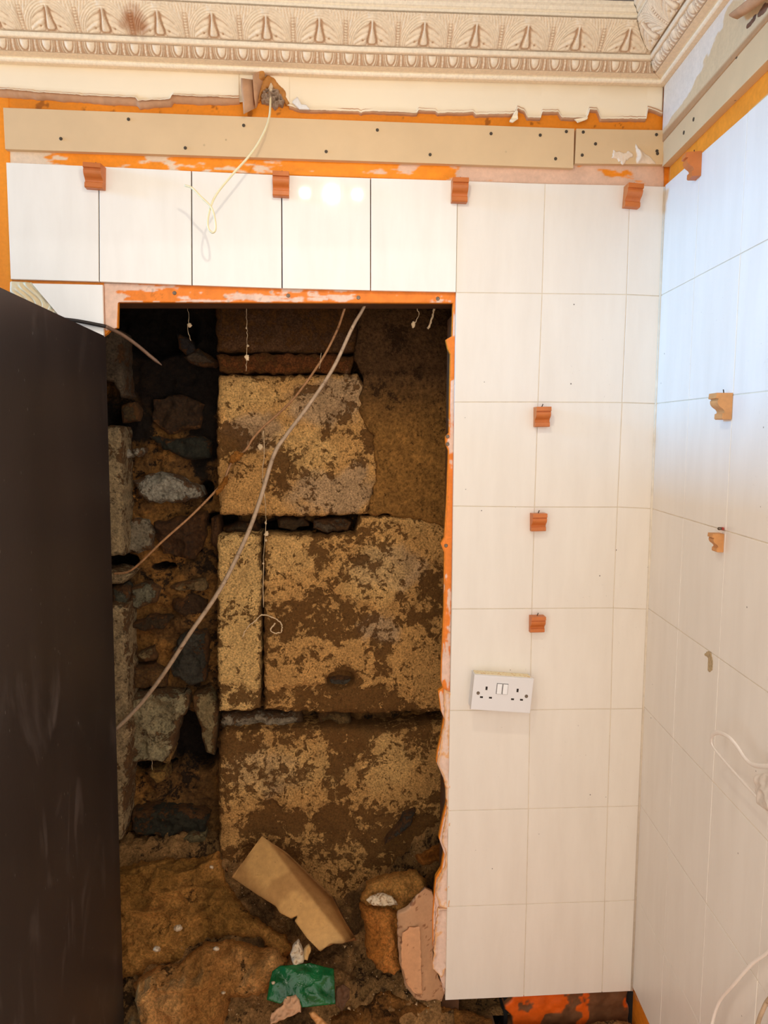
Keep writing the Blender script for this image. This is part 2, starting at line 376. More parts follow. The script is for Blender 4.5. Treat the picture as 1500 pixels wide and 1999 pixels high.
def fridge_mat():
    m, nt, b = new_mat('scuffed_black_paint'); v = coords(nt, (1, 1, .35))
    n = noise(nt, v, 4, 5, 0.6); c = mixc(nt, ramp(nt, n, .35, .75), tuple(lin((33, 27, 26))), tuple(lin((48, 40, 38))))
    n2 = noise(nt, v, 9, 8, 0.6, 1.5); n3 = noise(nt, v, 3.0, 2)
    mm = nt.nodes.new('ShaderNodeMath'); mm.operation = 'MULTIPLY'
    nt.links.new(ramp(nt, n2, 0.55, 0.72, 0, .6), mm.inputs[0]); nt.links.new(ramp(nt, n3, 0.45, 0.65), mm.inputs[1])
    c = mixc(nt, mm.outputs[0], c, tuple(lin((110, 98, 92))))
    vs = coords(nt, (1, 5, 1)); vo = nt.nodes.new('ShaderNodeTexVoronoi'); vo.inputs['Scale'].default_value = 17; nt.links.new(vs, vo.inputs['Vector'])
    cs = nt.nodes.new('ShaderNodeSeparateColor'); nt.links.new(vo.outputs['Color'], cs.inputs[0])
    m2 = nt.nodes.new('ShaderNodeMath'); m2.operation = 'MULTIPLY'
    nt.links.new(ramp(nt, vo.outputs['Distance'], 0.03, 0.06, .8, 0), m2.inputs[0]); nt.links.new(ramp(nt, cs.outputs[0], 0.6, 0.62), m2.inputs[1])
    c = mixc(nt, m2.outputs[0], c, tuple(lin((150, 140, 132))))
    nt.links.new(c, b.inputs['Base Color']); b.inputs['Roughness'].default_value = 0.42; bump(nt, b, noise(nt, v, 260, 2), 0.12, 0.0005)
    return m
M['fridge'] = fridge_mat()
M['rubber'] = simple('black_rubber', (22, 20, 20), 0.6, 0.1, 20)

# ------------------------------------------------------------------ the back wall
B0 = FB(0.0)
ZC = 0.342                                                  # ceiling above the tile top
def uvB(x, y, d=0.0): return FB(d).uv(x, y)
# ragged right edge of the opening, from the head downwards
edge_px = [(886, 590), (884, 655), (872, 662), (876, 680), (881, 690), (878, 845), (871, 852), (872, 868), (877, 880), (873, 985), (869, 1050), (862, 1062), (869, 1080),
           (868, 1190), (863, 1290), (862, 1330), (866, 1345), (857, 1352), (862, 1390), (868, 1405), (862, 1440), (855, 1470), (853, 1490), (868, 1525), (872, 1548),
           (873, 1572), (866, 1600), (858, 1640), (868, 1668), (863, 1700), (852, 1718), (849, 1745), (846, 1790), (846, 1850), (856, 1900), (869, 1945)]
wall_poly = [(-1.2, ZC + .03), (XC + .02, ZC + .03), (XC + .02, uvB(1225, 1936)[1] + .01)] + \
            [(uvB(880, 1948)[0], uvB(880, 1948)[1] + .012)] + B0.pts(edge_px)[::-1] + \
            B0.pts([(228, 588), (227, 638), (214, 641), (206, 650), (190, 660), (190, 1100)]) + [(0.18, -2.19), (-1.2, -2.19)]
wall = plate('wall_back', B0, wall_poly, -0.024, -0.011, M['paint'])
setp(wall, 'orange-painted back wall with white tiling and a ragged broken-out opening', kind='structure')
# timber header and studs behind the board
plate('header_batten', B0, B0.pts([(200, 572), (895, 571), (895, 589), (200, 588)]) , -0.092, -0.0245, M['timber'], wall)
plate('stud', B0, [(1.005, -.3), (1.05, -.3), (1.05, -2.17), (1.005, -2.17)], -0.10, -0.0245, M['timber'], wall)
plate('stud', B0, [(.10, -.3), (.15, -.3), (.15, -2.17), (.10, -2.17)], -0.10, -0.0245, M['timber'], wall)

def skin(name, fr, polypx, colf, cell=0.0025, h=0.0, parent=wall, thick=0.0008, back=0.001, poly=None):
    return inflate(name, fr, poly if poly is not None else fr.pts(polypx), cell, thick, 0.002, M['skin'], parent, colf, None, back, h)
OR = lin((246, 146, 28)); ORD = lin((214, 104, 12)); PL = lin((232, 206, 176)); PK = lin((228, 188, 160))
def band_low(P, d, uv, H):
    x = P[:, 0]; z = P[:, 2]
    n = fbm(P, (7, 7, 30), 5, 1); n2 = fbm(P, (30, 30, 60), 5, 4); n3 = fbm(P, (3.2, 3, 14), 3, 9)
    m = sm(n + .30 * sm(x, 0.62, 1.42) + .34 * sm(x, .22, .02) + (n2 - .5) * .25 + (n3 - .5) * .5, 0.60, 0.64)
    o = OR[None] * (0.80 + .4 * n2)[:, None]; p = (PL[None] * (1 - sm(x, .3, .9))[:, None] + PK[None] * sm(x, .3, .9)[:, None]) * (0.84 + .3 * n2)[:, None]
    return o * (1 - m)[:, None] + p * m[:, None]
def band_up(P, d, uv, H):
    n = fbm(P, (9, 9, 40), 5, 11); n2 = fbm(P, (50, 50, 50), 4, 14)
    c = OR[None] * (0.62 + .5 * n)[:, None]; dk = sm(n2, .66, .72)[:, None]
    return c * (1 - dk * .6) + ORD[None] * .2 * dk * .6
FS = FB(0.0105)
skin('painted_band', FS, [(7, 286), (1297, 318), (1297, 368), (7, 322)], band_low)
skin('painted_band', FS, [(-5, 176), (470, 196), (1297, 214), (1297, 262), (-5, 222)], band_up)
def left_or(P, d, uv, H): return OR[None] * (0.8 + .3 * fbm(P, (20, 20, 5), 4, 3))[:, None]
skin('painted_band', FB(.0098), [(-60, 170), (18, 190), (26, 620), (-60, 600)], left_or)
# painted and plastered board edge round the opening
def edge_col(P, d, uv, H):
    hz = P[:, 2] > Z0 - .285
    n = np.where(hz, fbm(P, (9, 9, 60), 5, 21), fbm(P, (60, 60, 9), 5, 22)); n2 = fbm(P, 70, 5, 24)
    low = sm(P[:, 2], Z0 - 1.20, Z0 - 1.27)
    m = sm(n + (n2 - .5) * .3 + low * .5 + .25 * sm(P[:, 0], .30, .22), 0.54, 0.60)
    o = lin((244, 136, 46))[None] * (0.8 + .35 * n2)[:, None]; p = lin((236, 200, 178))[None] * (0.8 + .35 * n2)[:, None]
    c = o * (1 - m)[:, None] + p * m[:, None]
    dk = (sm(n2, .70, .80) * .35)[:, None]
    return c * (1 - dk) + lin((60, 38, 22))[None] * dk
skin('board_edge', FB(.0108), [(203, 552), (888, 566), (893, 572), (889, 594), (886, 591), (230, 590), (228, 640), (205, 646)], edge_col)
er = [(893, 575)] + [(x + .5, y) for x, y in edge_px] + [(876, 1948), (879, 1385), (886, 990)]
skin('board_edge', FB(.0106), er, edge_col, cell=.0018)
# torn white board paper along the lower right edge
def torn_col(P, d, uv, H):
    n2 = fbm(P, 60, 5, 31); c = lin((236, 206, 186))[None] * (0.82 + .3 * n2)[:, None]
    m = sm(n2 + .4 * sm(d, .006, 0), .62, .72)[:, None]
    return c * (1 - m) + lin((232, 180, 130))[None] * m
def curl(a): return lambda P, d, uv: a * sm(d, .012, 0) * fbm(P, 50, 3, 5) * 2
for i, pp in enumerate([[(866, 1345), (879, 1350), (878, 1580), (872, 1570), (869, 1525), (854, 1490), (862, 1440), (868, 1405)],
           [(873, 1575), (879, 1575), (876, 1770), (858, 1765), (850, 1740), (855, 1715), (868, 1690), (870, 1660), (862, 1640)],
           [(855, 1770), (875, 1772), (873, 1880), (862, 1905), (845, 1890), (848, 1830)]]):
    inflate('torn_board_paper', FB(.0085), rough(FB(.0085).pts(pp), .006, .0018, i), .0022, .001, .002, M['skin'], wall, torn_col, curl(.006), .004)

# tiles of the back wall: grid corners measured on the joints
top = {0: (11, 316), 1: (193, 324), 2: (374, 333), 3: (550, 341), 4: (724, 347), 5: (894, 352), 6: (1065, 358), 7: (1231, 361), 8: (1296, 364)}
G = {(i, 0): q for i, q in top.items()}
for i, q in {0: (20, 546), 1: (194, 551), 2: (375, 558), 3: (551, 564), 4: (724, 568), 5: (891, 571), 6: (1059, 573), 7: (1224, 575), 8: (1289, 578)}.items(): G[(i, 1)] = q
for j, row in {2: [(887, 785), (1051, 785), (1215, 786), (1280, 788)], 3: [(884, 988), (1044, 990), (1206, 990), (1273, 993)], 4: [(882, 1189), (1039, 1188), (1198, 1187), (1268, 1189)],
               5: [(878, 1387), (1035, 1386), (1193, 1384), (1262, 1383)], 6: [(875, 1583), (1032, 1579), (1187, 1575), (1253, 1573)], 7: [(873, 1770), (1028, 1765), (1181, 1760), (1246, 1757)],
               8: [(869, 1953), (1023, 1946), (1176, 1938), (1239, 1935)]}.items():
    for k, q in enumerate(row): G[(5 + k, j)] = q
def inset(P, g):
    P = [np.array(q, float) for q in P]; n = len(P); out = []
    ar = sum(P[i][0] * P[(i + 1) % n][1] - P[(i + 1) % n][0] * P[i][1] for i in range(n)); s = 1 if ar > 0 else -1
    for i in range(n):
        a, b, c = P[i - 1], P[i], P[(i + 1) % n]
        e1 = (b - a) / np.linalg.norm(b - a); e2 = (c - b) / np.linalg.norm(c - b)
        n1 = s * np.array([-e1[1], e1[0]]); n2 = s * np.array([-e2[1], e2[0]]); k = (n1 + n2); k /= np.linalg.norm(k)
        out.append(b + k * g / max(k @ n1, .4))
    return out
rt = random.Random(3)
for j in range(8):
    for i in range(8):
        if j > 0 and i < 5: continue
        q = [G[(i, j)], G[(i + 1, j)], G[(i + 1, j + 1)], G[(i, j + 1)]]
        new = (j == 0 and i < 5)
        Q4 = [list(w_) for w_ in B0.pts(q)]
        if i == 7: Q4[1][0] = Q4[2][0] = XC - .0005
        P = inset(Q4, 0.0013 if new and i < 4 else 0.0009)
        pf = rt.uniform(-.0004, .0004)
        plate('tile', B0, P, -0.0085, pf + (0.0008 if new else 0), M['tile_new'] if new else M['tile_old'], wall, bev=0.0008)
# the cut tile and the combed adhesive left of the opening
plate('cut_tile', B0, B0.pts([(62, 553), (200, 556), (205, 760), (190, 740), (116, 617)]), -0.0085, 0, M['tile_new'], wall, bev=.0008)
def comb(P, d, uv): return .003 * np.sin((P[:, 0] * 1.0 + .012 * np.sin(P[:, 2] * 75) + .3 * (P[:, 2])) * 420) * sm(fbm(P, 14, 3, 8), .3, .5) + .002 * fbm(P, 60, 4, 2)
def comb_col(P, d, uv, H): return lin((236, 218, 180))[None] * (0.88 + .2 * fbm(P, 40, 4, 6))[:, None]
inflate('tile_adhesive', FB(.0105), FB(.0105).pts([(20, 549), (62, 551), (118, 620), (190, 745), (22, 700)]), .002, .003, .006, M['skin'], wall, comb_col, comb, .001)
# grout between the old tiles
plate('grout', B0, B0.pts([(894, 354), (1300, 364), (1296, 578), (1275, 1189), (1243, 1933), (870, 1950), (882, 1189), (891, 571)]), -0.0088, -0.0016, M['grout'], wall)
plate('grout', B0, B0.pts([(12, 318), (725, 348), (724, 566), (20, 544)]), -0.0105, -0.0080, M['timber'], wall)

def screw_head(fr, px, py, r=0.004, mat='screw_dark', parent=None, h=0.0):
    u, v = fr.uv(px, py); n = 10; rr = [(r, 0), (r, .0012), (r * .75, .0016), (r * .35, .0008), (0.0001, .0006)]; V = []; F = []
    for a, hh in rr:
        for k in range(n): V.append(fr.w(np.array([u + a * math.cos(k * 2 * math.pi / n), v + a * math.sin(k * 2 * math.pi / n)]), np.array(h + hh)).ravel())
    for i in range(len(rr) - 1):
        for k in range(n): F.append((i * n + k, i * n + (k + 1) % n, (i + 1) * n + (k + 1) % n, (i + 1) * n + k))
    return mesh('screw', V, F, M[mat], parent)
for x, y in [(341, 572), (563, 577), (700, 581), (855, 583), (874, 852), (874, 867), (871, 1065)]: screw_head(FB(.0098), x, y, .0045, 'screw', wall)

# plasterboard strips with their screws
FBs = FB(-0.004)
st = plate('plasterboard_strip', FBs, FBs.pts([(6, 210), (1122, 251), (1120, 328), (10, 291)]), -0.0145, 0, M['board'], wall, bev=.0006)
for x, y in [(119, 271), (251, 233), (362, 289), (476, 245), (637, 296), (737, 254), (840, 302), (959, 261), (1055, 264), (1106, 257), (1085, 310)]: screw_head(FBs, x, y, .0036, 'screw_dark', st)
st = plate('plasterboard_strip', FBs, FBs.pts([(1126, 251), (1297, 254), (1298, 321), (1123, 319)]), -0.0145, 0, M['board'], wall, bev=.0006)
for x, y in [(1139, 258), (1137, 303), (1163, 281), (1282, 263), (1283, 295), (1284, 300)]: screw_head(FBs, x, y, .0036, 'screw_dark', st)
def wht(P, d, uv, H): return lin((238, 216, 190))[None] * (0.9 + .15 * fbm(P, 60, 4, 6))[:, None]
inflate('plaster_smear', FB(-.0045), rough(FB(-.0045).pts([(1198, 292), (1212, 298), (1232, 296), (1236, 306), (1222, 312), (1216, 322), (1208, 314), (1196, 308)]), .004, .003, 4), .0015, .002, .003, M['skin'], wall, wht, lambda P, d, uv: .002 * fbm(P, 120, 4, 4), .001)
inflate('plaster_smear', FB(-.0045), rough(FB(-.0045).pts([(1241, 280), (1253, 294), (1275, 310), (1281, 320), (1243, 319)]), .004, .001, 5), .0015, .001, .002, M['skin'], wall, wht, lambda P, d, uv: .010 * sm(P[:, 0], 1.452, 1.425) * sm(d, 0, .01), .001)

# frieze of cream wallpaper above, with its torn curling lower edge
rnd = random.Random(11)
tear = [(-80, 172), (0, 178), (150, 189), (268, 195), (272, 201), (335, 198), (338, 190), (400, 193), (470, 194)]
tear_r = [(565, 208), (580, 213), (605, 216), (700, 218), (705, 222), (712, 218), (815, 222), (817, 216), (850, 218), (855, 222), (925, 220), (928, 225), (1006, 223), (1010, 212), (1024, 218), (1030, 230), (1056, 232), (1058, 220), (1090, 219), (1096, 231), (1146, 231), (1150, 215), (1166, 216), (1172, 233), (1262, 233), (1264, 212), (1294, 222)]
def frieze(px, nm, cu):
    fr = FB(0.004); P = fr.pts(px); xs = []; n = 0
    P = np.array(P); us = np.arange(P[0, 0], P[-1, 0], .003); zs = np.interp(us, P[:, 0], P[:, 1])
    zs = zs + (fbm(np.stack([us, us * 0, us * 0], 1), 140, 3, 5) - .5) * .004
    V = []; F = []; rows = [0, .5, .7, .8, .86, .9, .93, .96, .98, 1.0]; zt = .235
    for k, (u, z) in enumerate(zip(us, zs)):
        c = cu * (0.5 + fbm(np.array([[u, 0, 0]]), 12, 3, 9)[0])
        for t in rows:
            b = max(0, (t - .86) / .14); V.append(fr.w(np.array([u, zt + (z - zt) * t]), np.array(c * b ** 1.6)).ravel())
    nr = len(rows)
    for k in range(len(us) - 1):
        for r in range(nr - 1): F.append((k * nr + r, k * nr + r + 1, (k + 1) * nr + r + 1, (k + 1) * nr + r))
    o = mesh(nm, V, F, M['frieze'], wall)
    m = o.modifiers.new('t', 'SOLIDIFY'); m.thickness = .0008; m.offset = -1
    return us, zs, cu
for px, cu in ((tear, .012), (tear_r, .005)):
    us, zs, c0 = frieze(px, 'cream_wallpaper_band', cu)
    # brown torn board edge under the lip, running back to the wall
    V = []; F = []; fr = FB(.010)
    for k, (u, z) in enumerate(zip(us, zs)):
        w = (.010 if px is tear else .003) * (.6 + .8 * fbm(np.array([[u, 0, 0]]), 20, 3, 19)[0])
        V += [fr.w(np.array([u, z + .006]), np.array(.011 if px is tear else .008)).ravel(), fr.w(np.array([u, z - .002]), np.array(.012 if px is tear else .009)).ravel(), fr.w(np.array([u, z - w]), np.array(.006)).ravel(), fr.w(np.array([u, z - w - .001]), np.array(0.0)).ravel()]
    for k in range(len(us) - 1):
        for r in range(3): F.append((k * 4 + r, k * 4 + r + 1, (k + 1) * 4 + r + 1, (k + 1) * 4 + r))
    mesh('torn_edge', V, F, M['papertorn'], wall)
# the frieze beside and above the hole
plate('cream_wallpaper_band', FB(.0052), FB(.0052).pts([(466, 110), (580, 115), (580, 212), (560, 205), (556, 182), (545, 168), (534, 155), (516, 150), (500, 160), (495, 196), (466, 200)]), -.0008, 0, M['frieze'], wall)
for q in [[(1003, 222), (1010, 212), (1012, 232), (1001, 240), (994, 238)], [(1122, 232), (1148, 228), (1148, 232), (1128, 240)]]:
    inflate('torn_flap', FB(-.004), FB(-.004).pts(q), .0015, .001, .002, M['frieze'], wall, None, lambda P, d, uv: .004 * np.sin(P[:, 2] * 300), .0006)
# the hole in the frieze: brown broken board core, grey crumbled plaster, folded flap
def rimc(P, d, uv, H): return lin((196, 134, 66))[None] * (0.65 + .6 * fbm(P, 90, 4, 6))[:, None]
def greyc(P, d, uv, H): return lin((168, 142, 118))[None] * (0.45 + .95 * fbm(P, 60, 4, 7))[:, None]
fr = FB(.006)
inflate('torn_board_core', fr, rough(fr.pts([(515, 150), (524, 147), (535, 152), (545, 165), (553, 172), (558, 182), (559, 192), (567, 203), (560, 206), (550, 192), (543, 182), (533, 174), (522, 172), (512, 182), (507, 200), (502, 200), (508, 165)]), .003, .0012, 2), .0015, .004, .006, M['skin'], wall, rimc, lambda P, d, uv: .004 * (fbm(P, 160, 4, 3) - .4), .006)
inflate('crumbled_plaster', fr, rough(fr.pts([(511, 186), (520, 172), (532, 172), (545, 180), (553, 193), (556, 200), (552, 210), (544, 206), (538, 216), (528, 205), (510, 202)]), .003, .001, 3), .0012, .008, .01, M['skin'], wall, greyc, lambda P, d, uv: .014 * (fbm(P, 70, 4, 13) - .5) + .014 * (ridg(P, 130, 3, 14) - .5), .006)
inflate('crumbled_plaster', FB(-.006), FB(-.006).pts([(529, 160), (533, 167), (532, 178), (527, 179), (524, 172)]), .0012, .003, .004, M['plaster_white'], wall, None, None, .004)
def flap(pxl, y0, y1, name, mat):
    # pxl: rows of (left px, right px); bowed sheet standing off the wall
    V = []; F = []; nc = 7
    for a, b in pxl:
        for k in range(nc):
            t = k / (nc - 1); y = y0 + (y1 - y0) * t - .006 * math.sin(math.pi * t); px = a[0] + (b[0] - a[0]) * t; py = a[1] + (b[1] - a[1]) * t
            V.append(hit(px, py, (0, y, 0), np.array([0, -1., 0])))
    for r in range(len(pxl) - 1):
        for k in range(nc - 1): F.append((r * nc + k, r * nc + k + 1, (r + 1) * nc + k + 1, (r + 1) * nc + k))
    o = mesh(name, V, F, M[mat], wall); m = o.modifiers.new('t', 'SOLIDIFY'); m.thickness = .0015; return o
flap([((471, 153), (493, 156)), ((471, 170), (495, 172)), ((474, 195), (496, 200)), ((476, 223), (497, 212))], -.022, -.008, 'folded_flap', 'papertorn')
flap([((493, 146), (518, 134)), ((494, 165), (514, 160)), ((496, 190), (505, 185)), ((499, 212), (503, 203))], -.020, .006, 'folded_flap', 'papertorn')
inflate('torn_flap', FB(-.010), rough(FB(-.010).pts([(500, 142), (508, 136), (514, 134), (518, 136), (517, 150), (511, 155), (500, 156), (494, 150)]), .003, .0012, 8), .0015, .003, .005, M['skin'], wall, rimc, lambda P, d, uv: .005 * (fbm(P, 120, 4, 3) - .4), .008)
inflate('torn_flap', FB(-.006), FB(-.006).pts([(570, 200), (581, 189), (589, 205), (598, 206), (606, 215), (585, 214)]), .0015, .001, .002, M['paperwhite'], wall, None, lambda P, d, uv: .006 * fbm(P, 80, 3, 3), .0006)

# ------------------------------------------------------------------ lowest strip under the tiles: old plaster, orange remnants
def low_col(P, d, uv, H):
    n = fbm(P, 12, 5, 41); n2 = fbm(P, 45, 5, 43); x = P[:, 0]
    c = lin((112, 74, 46))[None] * (0.5 + .9 * n2)[:, None]
    o = lin((226, 96, 18))[None] * (0.75 + .4 * n2)[:, None]
    m = sm(n + .25 * sm(x, 1.36, 1.16) - .02, .55, .58) * sm(d, 0, .003)
    return c * (1 - m)[:, None] + o * m[:, None]
lp = FB(.022)
inflate('old_plaster', lp, rough(lp.pts([(985, 1962), (1000, 1940), (1100, 1928), (1224, 1925), (1226, 1990), (1222, 2060), (970, 2060), (1000, 1990)]), .01, .004, 6), .003, .006, .006, M['skin'], wall, low_col, lambda P, d, uv: .012 * (fbm(P, 30, 5, 2) - .5), .05)
plate('dark_slot', FB(.03), FB(.03).pts([(1222, 1920), (1246, 1920), (1246, 2070), (1222, 2070)]), -.03, 0.003, M['black_void'], wall)  # black plate standing in for the dark gap at the corner

# ------------------------------------------------------------------ the right wall
R0 = FR(0.0)
wr = plate('wall_right', R0, [(-.02, ZC + .03), (1.25, ZC + .03), (1.25, -2.19), (-.02, -2.19)], -.024, -.010, M['paint'])
setp(wr, 'white-tiled side wall right of the corner, blue daylight on its upper part', kind='structure')
rows = [((1296, 364), (1500, 184)), ((1289, 578), (1500, 467.5)), ((1280, 788), (1500, 763.5)), ((1273, 993), (1500, 1061)), ((1268, 1189), (1500, 1352)),
        ((1262, 1384), (1500, 1643)), ((1253, 1574), (1476, 1908.6)), ((1246, 1757), (1365.7, 1999)), ((1239, 1935), (1267.6, 1999))]
colsR = [((1363, 400), (1292, 1940)), ((1459.5, 240), (1368, 1983)), ((1497.5, 1643), (1474, 2000))]
def isect(l1, l2):
    a, b = [np.array(q) for q in l1]; c, d = [np.array(q) for q in l2]; e = b - a; f = d - c
    t = ((c[0] - a[0]) * f[1] - (c[1] - a[1]) * f[0]) / (e[0] * f[1] - e[1] * f[0]); return a + e * t
L = [tuple(R0.pts(q)) for q in rows]; Cc = [tuple(R0.pts(q)) for q in colsR]
ux = [ (np.array(c[0])[0] + np.array(c[1])[0]) / 2 for c in Cc]
Cc = [((0.0002, 0), (0.0002, -1))] + Cc
last = Cc[-1]
for k in (1, 2, 3): Cc.append(((last[0][0] + .202 * k, last[0][1]), (last[1][0] + .202 * k, last[1][1])))
for j in range(8):
    for i in range(len(Cc) - 1):
        P = [isect(L[j], Cc[i]), isect(L[j], Cc[i + 1]), isect(L[j + 1], Cc[i + 1]), isect(L[j + 1], Cc[i])]
        if min(q[0] for q in P) > 1.1: continue
        plate('tile', R0, inset(P, .0009), -.0085, rt.uniform(-.0003, .0004), M['tile_right'], wr, bev=.0008)
tube('corner_sealant', [np.array([XC - .0012, -.0012, Z0 + z_]) for z_ in (-.002, -1.0, -2.008)], .0034, M['grout'], wr, sub=1, seg=8)
gp = [isect(L[0], Cc[0]), isect(L[0], Cc[-1]), isect(L[8], Cc[-1]), isect(L[8], Cc[0])]
plate('grout', R0, inset(gp, .003), -.0095, -.0012, M['grout'], wr)
def rband(P, d, uv, H):
    n = fbm(P, (6, 10, 20), 5, 51); n2 = fbm(P, 60, 5, 54)
    m = sm(n * .6 + (n2 - .5) * .3 + .5 * sm(d, .012, .0), .66, .72)[:, None]
    return lin((246, 150, 40))[None] * (0.8 + .3 * n2)[:, None] * (1 - m) + lin((228, 180, 120))[None] * m
fr = FR(-.0095)
skin('painted_band', fr, None, rband, h=0, parent=wr, poly=[(0.0, .09), (0.0, -.004), (1.2, -.0), (1.2, .1)])
# plasterboard strip on the right wall
fr = FR(.010); sp = fr.pts([(1297, 253), (1500, 27)]); sb = fr.pts([(1297, 322), (1500, 116)])
def ext(a, b, u): t = (u - a[0]) / (b[0] - a[0]); return (u, a[1] + (b[1] - a[1]) * t)
st = plate('plasterboard_strip', fr, [ext(*sp, 0.002), ext(*sp, 1.1), ext(*sb, 1.1), ext(*sb, 0.002)], -.0195, 0, M['board_r'], wr, bev=.0006)
for x, y in [(1439, 110), (1355, 233), (1312, 249), (1336, 259)]: screw_head(fr, x, y, .004, 'screw_dark', st)
# white painted paper with torn beige patches above the strip
fr = FR(.0120)
pw = fr.pts([(1297, 170), (1420, 12), (1600, -180), (1600, -130), (1500, 22), (1440, 85), (1297, 238)])
pw = [(0.0, .235), (1.1, .235), (1.1, .115), (0.0, .098)]
def pwc(P, d, uv, H):
    u = uv[:, 0]; v = uv[:, 1]
    n = fbm(P, (14, 14, 40), 5, 61); n2 = fbm(P, 50, 4, 62)
    edge_ = .128 + .055 * sm(u, .06, .30) * (n * 1.2) + .02 * (n2 - .5) + .05 * np.exp(-((u - .34) / .06) ** 2)
    tri = sm(v, edge_ + .003, edge_ - .001)
    brn = sm(v, .118, .114)
    c = lin((238, 228, 214))[None] * (1 - tri)[:, None] + lin((222, 196, 156))[None] * tri[:, None]
    c = c * (1 - brn)[:, None] + lin((186, 142, 100))[None] * brn[:, None]
    return c * (.92 + .12 * n2)[:, None]
inflate('white_paper_band', fr, pw, .003, .0008, .002, M['skin'], wr, pwc, None, .02)
def fl(P, d, uv): return .016 * np.sin(uv[:, 0] * 40)
V = []; F = []
fr = FR(.03)
for r, (a, b) in enumerate([((1433, 22), (1440, 38)), ((1450, 8), (1462, 25)), ((1475, -12), (1488, 6)), ((1520, -50), (1530, -30))]):
    for k in range(6):
        t = k / 5; u, v = fr.uv(a[0] + (b[0] - a[0]) * t, a[1] + (b[1] - a[1]) * t); V.append(fr.w(np.array([u, v]), np.array(.012 * math.sin(math.pi * t))).ravel())
    if r:
        for k in range(5): F.append(((r - 1) * 6 + k, (r - 1) * 6 + k + 1, r * 6 + k + 1, r * 6 + k))
o = mesh('curled_flap', V, F, M['papertorn'], wr); m = o.modifiers.new('t', 'SOLIDIFY'); m.thickness = .0015
fr = FR(.006)
inflate('crumbled_plaster', fr, rough(fr.pts([(1462, 50), (1478, 30), (1500, 5), (1520, -10), (1515, 15), (1490, 40), (1466, 58)]), .006, .002, 3), .002, .008, .01, M['skin'], wr, lambda P, d, uv, H: lin((120, 84, 66))[None] * (0.4 + 1.1 * fbm(P, 50, 4, 7))[:, None], lambda P, d, uv: .012 * (fbm(P, 60, 4, 13) - .5), .006)
# damaged patch on a tile and a red wall plug
inflate('chipped_patch', FR(.0006), rough(FR(.0006).pts([(1376, 1276), (1383, 1271), (1389, 1274), (1390, 1281), (1392, 1290), (1391, 1308), (1386, 1312), (1382, 1309), (1383, 1284), (1376, 1279)]), .002, .0008, 3), .001, .0005, .002, M['skin'], wr,
        lambda P, d, uv, H: lin((184, 160, 122))[None] * (0.5 + .9 * fbm(P, 300, 4, 7))[:, None], lambda P, d, uv: .001 * (fbm(P, 300, 4, 13) - .5), .0006)

# ------------------------------------------------------------------ ceiling and cornice
cl = plate('ceiling', Frame((0, 0, Z0 + ZC), (1, 0, 0), (0, -1, 0), (0, 0, -1)), [(-1.2, -.03), (XC + .05, -.03), (XC + .05, 2.0), (-1.2, 2.0)], -.02, 0, M['ceiling'])
setp(cl, 'grey ceiling above the ornate cornice', kind='structure')
# also the strip of floor seen and unseen
fl_ = plate('floor', Frame((0, 0, 0), (1, 0, 0), (0, 1, 0), (0, 0, 1)), [(-1.2, -2.6), (1.9, -2.6), (1.9, .5), (-1.2, .5)], -.03, 0, M['wood_raw'])
setp(fl_, 'bare floor boards under the rubble', kind='structure')

KM = (1 + math.sin(-AN)) / math.cos(AN)
def sag(u): return -0.0112 * np.clip(u / .7, 0, 1)
PROF = [(-.016, .2250), (.006, .2215), (.012, .2222), (.0150, .2255), (.0160, .2290), (.0145, .2312), (.020, .2316), (.0335, .2335), (.0335, .236), (.0455, .2536), (.0505, .2550), (.0525, .258), (.0530, .2645), (.0510, .2665),
        (.0525, .270), (.060, .285), (.076, .304), (.096, .3155), (.0995, .3165), (.1005, .321), (.0990, .3240), (.1035, .3262), (.1065, .3320), (.112, .3345), (.1135, .3385), (.1135, ZC)]
XCC = 1.4862
def side_xf(side):
    if side == 0: return np.array([XCC, 0, Z0]), np.array([-1., 0, 0]), np.array([0, -1., 0]), 1.0
    return np.array([XCC, 0, Z0]), RD, RN, 1.0
def pos(side, u, t, z):
    O, du, dt, s = side_xf(side); u = np.asarray(u, float); t = np.asarray(t, float); z = np.asarray(z, float)
    zz = z + (sag(u) if side == 0 else 0) * 1.0
    return O + u[..., None] * du + t[..., None] * dt + zz[..., None] * UP
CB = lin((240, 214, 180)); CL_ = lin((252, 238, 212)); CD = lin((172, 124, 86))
trims = []
for side, umax in ((0, 2.0), (1, 1.25)):
    # plain run
    V = []; F = []; cols = []; stops = [0] + list(np.linspace(.16, umax, 24)); np_ = len(PROF)
    for k, u in enumerate(stops):
        for (t, z) in PROF:
            V.append(pos(side, KM * t if k == 0 else u, t, z))
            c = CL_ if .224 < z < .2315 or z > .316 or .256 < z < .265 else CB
            cols.append(c)
    for k in range(len(stops) - 1):
        for r in range(np_ - 1): F.append((k * np_ + r, k * np_ + r + 1, (k + 1) * np_ + r + 1, (k + 1) * np_ + r))
    o = mesh('trim_%d' % (side + 1), V, F, M['cornice'], None, np.array(cols), smooth=False)
    setp(o, ['ornate cream plaster cornice along the back wall', 'ornate cream plaster cornice along the right wall'][side], kind='structure')
    trims.append(o)
